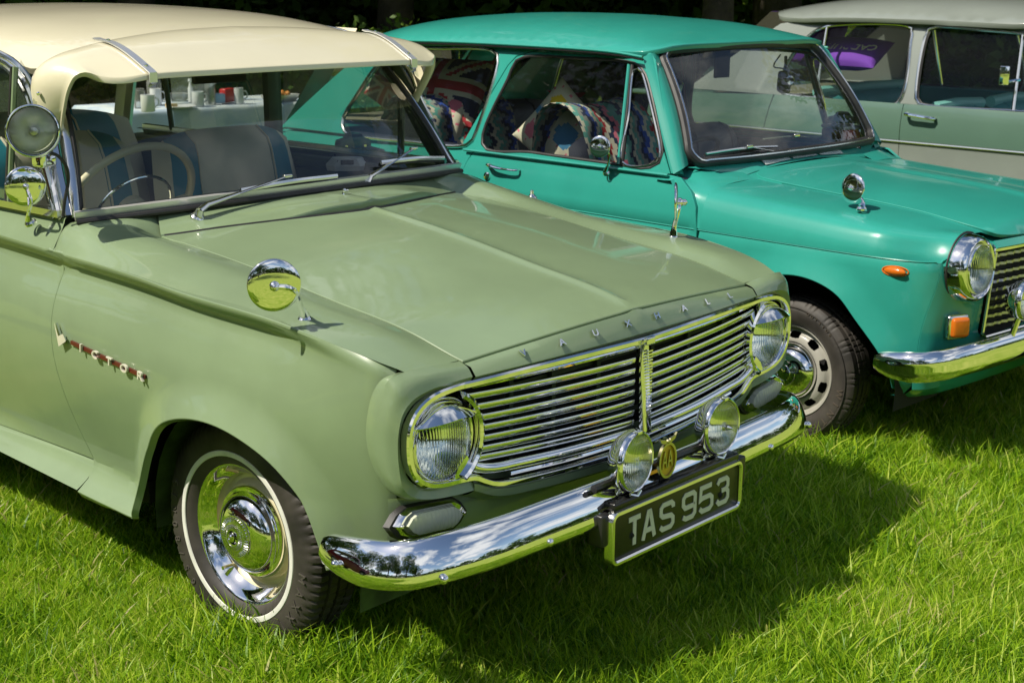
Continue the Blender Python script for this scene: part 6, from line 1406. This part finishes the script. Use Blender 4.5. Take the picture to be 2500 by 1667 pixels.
for (u_, d_, s_) in ((915, 13.8, .72), (620, 14.5, .7)):
    r_ = CF*FPX+CR*(u_-1250)-CU*(30-833.5); r_ = r_/math.hypot(r_[0], r_[1]); o = bpy.data.objects.new('shrub', bpy.data.meshes['shrub_mesh_1']); COL.objects.link(o); o.location = (CAMP[0]+r_[0]*d_, CAMP[1]+r_[1]*d_, 0); o.scale = (s_*.7, s_*.7, s_*.85); o.rotation_euler = (0, 0, u_)
    tag(o, 'brighter green shrub between the cream roof and the turquoise roof' if u_ > 700 else 'brighter green shrub above the middle of the cream roof', 'shrub')
for (u_, d_, s_) in ((1760, 13.0, .70),):
    r_ = CF*FPX+CR*(u_-1250)-CU*(30-833.5); r_ = r_/math.hypot(r_[0], r_[1]); tree(CAMP[0]+r_[0]*d_, CAMP[1]+r_[1]*d_, 1, s_, 2.0, 'smaller tree with low lit leaves at the edge of the dark wood')
# deep wood and the line of trees round the field
def wood_band(name, pts, h, depth, n, size, mat, hmin=0):
    v = []; f = []; P = cr(pts, 400)
    for _ in range(n):
        p = P[rng.randint(400)]; z = hmin+(h-hmin)*rng.uniform(0, 1)**.8*(1+.25*math.sin(p[0]*.35)+.15*math.sin(p[1]*.9+2)); c = np.array([p[0]+rng.uniform(-depth, depth), p[1]+rng.uniform(-depth, depth), z]); a = rng.normal(size=3); a /= np.linalg.norm(a); b = np.cross(a, rng.normal(size=3)); b /= np.linalg.norm(b); s = size*rng.uniform(.5, 1.5); k = len(v); v += [c-a*s, c+b*s*.7, c+a*s, c-b*s*.7]; f.append((k, k+1, k+2, k+3))
    me = bpy.data.meshes.new(name); me.from_pydata([tuple(q) for q in v], [], f); return tag(link(name, me, mat, None, None), None, None, None, 'stuff')
o = wood_band('deep_wood', [(*wd(a, 27),) for a in range(-5, 100, 7)], 9.5, 1.2, 16000, .38, LEAF)
o['label'] = 'dark mass of the wood behind the trees'
ring_ = [(75*math.cos(t), 75*math.sin(t)) for t in np.linspace(R(100), R(395), 40)]
o = wood_band('distant_tree_line', ring_, 9, 3, 14000, 1.0, LEAF); o['label'] = 'distant line of trees round the field'
# ground
gm, gnt, gb = mat_new('grass_ground'); rp = var_color(gnt, gb, (.15, .24, .02), (.32, .36, .08), 5, 8, .3, .7); gb.inputs['Roughness'].default_value = 1; gb.inputs['Specular IOR Level'].default_value = .1
n_ = 60; xs = np.linspace(-220, 220, 2)
MB().add([(-400, -400, 0), (400, -400, 0), (400, 400, 0), (-400, 400, 0)], [(0, 1, 2, 3)])
g = MB().grid([[(x, y, 0) for x in (-400, -20, 30, 400)] for y in (-400, -20, 30, 400)]).build('lawn', gm, None, sharp=None); tag(g, kind='structure')
# grass blades
bm_, bnt, bb = mat_new('grass_blade'); bnt.nodes.remove(bb); at = N(bnt, 'ShaderNodeAttribute', attribute_name='tone'); oi = N(bnt, 'ShaderNodeObjectInfo'); geo = N(bnt, 'ShaderNodeNewGeometry')
r1 = N(bnt, 'ShaderNodeValToRGB'); els = r1.color_ramp.elements; els[0].position = 0; els[0].color = (.075, .19, .008, 1); els[1].position = 1; els[1].color = (.52, .46, .20, 1)
for p_, c_ in ((.35, (.235, .43, .014)), (.70, (.44, .62, .028)), (.92, (.62, .68, .13))): e_ = els.new(p_); e_.color = (*c_, 1)
nzg = N(bnt, 'ShaderNodeTexNoise'); nzg.inputs['Scale'].default_value = 2.2; nzg.inputs['Detail'].default_value = 3; ntc = N(bnt, 'ShaderNodeTexCoord')
bnt.links.new(geo.outputs['Position'], nzg.inputs['Vector'])
a1 = N(bnt, 'ShaderNodeMath', operation='MULTIPLY_ADD'); a1.inputs[1].default_value = .95; a1.inputs[2].default_value = -.475; bnt.links.new(nzg.outputs['Fac'], a1.inputs[0])
a2 = N(bnt, 'ShaderNodeMath', operation='ADD'); bnt.links.new(at.outputs['Fac'], a2.inputs[0]); bnt.links.new(a1.outputs[0], a2.inputs[1]); bnt.links.new(a2.outputs[0], r1.inputs[0])
df = N(bnt, 'ShaderNodeBsdfPrincipled'); df.inputs['Roughness'].default_value = .42; df.inputs['Specular IOR Level'].default_value = .35; trn = N(bnt, 'ShaderNodeBsdfTranslucent'); mx = N(bnt, 'ShaderNodeMixShader'); mx.inputs[0].default_value = .55
bnt.links.new(r1.outputs[0], df.inputs['Base Color']); bnt.links.new(r1.outputs[0], trn.inputs[0]); bnt.links.new(df.outputs[0], mx.inputs[1]); bnt.links.new(trn.outputs[0], mx.inputs[2]); bnt.links.new(mx.outputs[0], bnt.nodes['Material Output'].inputs[0])
def tuft(seed, nb, h0, h1, rad, w=.0028):
    rg = np.random.RandomState(seed); v = []; f = []; tone = []; lean0 = rg.uniform(0, 6.28)
    for _ in range(nb):
        a = rg.uniform(0, 6.28); r_ = rad*math.sqrt(rg.uniform()); x, y = r_*math.cos(a), r_*math.sin(a); h = rg.uniform(h0, h1); ln = h*rg.uniform(.15, 1.0); la = lean0+rg.normal()*1.2; yaw = rg.uniform(0, 6.28); ww = w*rg.uniform(.6, 1.3); t = np.clip(rg.beta(2.2, 2.2)*.9+(.25 if rg.uniform() < .05 else 0), 0, 1)
        b = len(v); n = 4
        for k in range(n):
            q = k/n; cxx = x+math.cos(la)*ln*q*q; cyy = y+math.sin(la)*ln*q*q; cz = h*(q-.25*q*q*ln/h); wk = ww*(1-q*.75)
            v += [(cxx-math.cos(yaw)*wk, cyy-math.sin(yaw)*wk, cz), (cxx+math.cos(yaw)*wk, cyy+math.sin(yaw)*wk, cz)]
        v.append((x+math.cos(la)*ln, y+math.sin(la)*ln, h*(1-.25*ln/h)))
        for k in range(n-1): f.append((b+2*k, b+2*k+1, b+2*k+3, b+2*k+2))
        f.append((b+2*n-2, b+2*n-1, b+2*n)); tone += [t]*(2*n+1)
    me = bpy.data.meshes.new('tuft'); me.from_pydata(v, [], f); at_ = me.attributes.new('tone', 'FLOAT', 'POINT'); at_.data.foreach_set('value', tone); me.materials.append(bm_); me.shade_smooth()
    return bpy.data.objects.new('tuft', me)
tc_ = bpy.data.collections.new('tufts')
for k in range(7): tc_.objects.link(tuft(100+k, 48, .014+.004*(k % 3), .056+.017*(k % 4), .056, .0021+.0007*(k % 3)))
st_ = tuft(300, 16, .010, .028, .07, .0016); st_.data.attributes['tone'].data.foreach_set('value', [1.35]*len(st_.data.vertices)); tc_.objects.link(st_)
# where the lawn is in view
fz = []
def scatter(n, dmin, dmax, az0, az1, smin, smax):
    d = np.sqrt(rng.uniform(dmin**2, dmax**2, n)); a = np.radians(rng.uniform(az0, az1, n)); return np.stack([CAMP[0]+d*np.sin(a), CAMP[1]+d*np.cos(a), np.zeros(n)], 1), rng.uniform(smin, smax, n)
parts_ = [scatter(9500, 2.2, 4.6, 24, 73, .8, 1.35), scatter(9500, 4.6, 7.5, 24, 73, .8, 1.4), scatter(7000, 7.5, 13, 22, 74, 1.2, 2.0), scatter(5000, 13, 26, 20, 76, 2.0, 3.2), scatter(1500, 1.0, 4.5, -20, 24, 1.2, 1.8)]
pp_ = np.vstack([p for p, s in parts_]); ss_ = np.concatenate([s for p, s in parts_])
long_ = np.sin(pp_[:, 0]*3.1+1)*np.sin(pp_[:, 1]*2.7)+np.sin(pp_[:, 0]*7.3)*np.sin(pp_[:, 1]*6.1+2)*.6; ss_ *= 1+.24*long_
near_wheel = np.minimum(np.hypot(pp_[:, 0]+.63, pp_[:, 1]), 9); ss_ *= 1+.25*np.exp(-(near_wheel/.35)**2)
gme = bpy.data.meshes.new('grass'); gme.from_pydata([tuple(p) for p in pp_], [], []); sa_ = gme.attributes.new('sz', 'FLOAT', 'POINT'); sa_.data.foreach_set('value', ss_)
go = bpy.data.objects.new('grass', gme); COL.objects.link(go); tag(go, 'unmown green grass of the show field', kind='stuff')
ng = bpy.data.node_groups.new('grass_nodes', 'GeometryNodeTree'); ng.interface.new_socket('Geometry', in_out='INPUT', socket_type='NodeSocketGeometry'); ng.interface.new_socket('Geometry', in_out='OUTPUT', socket_type='NodeSocketGeometry')
gi = ng.nodes.new('NodeGroupInput'); gg = ng.nodes.new('NodeGroupOutput'); ci = ng.nodes.new('GeometryNodeCollectionInfo'); ci.inputs['Collection'].default_value = tc_; ci.inputs['Separate Children'].default_value = True; ci.inputs['Reset Children'].default_value = True
mp = ng.nodes.new('GeometryNodeMeshToPoints'); ins = ng.nodes.new('GeometryNodeInstanceOnPoints'); ins.inputs['Pick Instance'].default_value = True
rv = ng.nodes.new('FunctionNodeRandomValue'); rv.data_type = 'FLOAT_VECTOR'; rv.inputs[0].default_value = (-.12, -.12, 0); rv.inputs[1].default_value = (.12, .12, 6.283)
na = ng.nodes.new('GeometryNodeInputNamedAttribute'); na.data_type = 'FLOAT'; na.inputs['Name'].default_value = 'sz'
L_ = ng.links.new; L_(gi.outputs[0], mp.inputs['Mesh']); L_(mp.outputs[0], ins.inputs['Points']); L_(ci.outputs[0], ins.inputs['Instance']); L_(rv.outputs[0], ins.inputs['Rotation']); L_(na.outputs['Attribute'], ins.inputs['Scale']); L_(ins.outputs[0], gg.inputs[0])
md = go.modifiers.new('scatter', 'NODES'); md.node_group = ng

# ---------------------------------------------------------------- the dark red saloon that the near hub cap mirrors
MAR = paint('maroon_enamel', (.11, .010, .018), rough=.3)
def copy_tree(o, parent=None):
    c = o.copy(); COL.objects.link(c); c.parent = parent
    for s_ in c.material_slots if c.type == 'MESH' else ():
        if s_.material in (TEAL,): s_.link = 'OBJECT'; s_.material = MAR
    for ch in list(o.children): copy_tree(ch, c)
    return c
mc = copy_tree(teal); mc.location = (-4.9, 1.7, 0); mc.rotation_euler = (0, 0, R(-22)); mc['label'] = 'dark red saloon seen only as a reflection in the near hub cap and bumper'
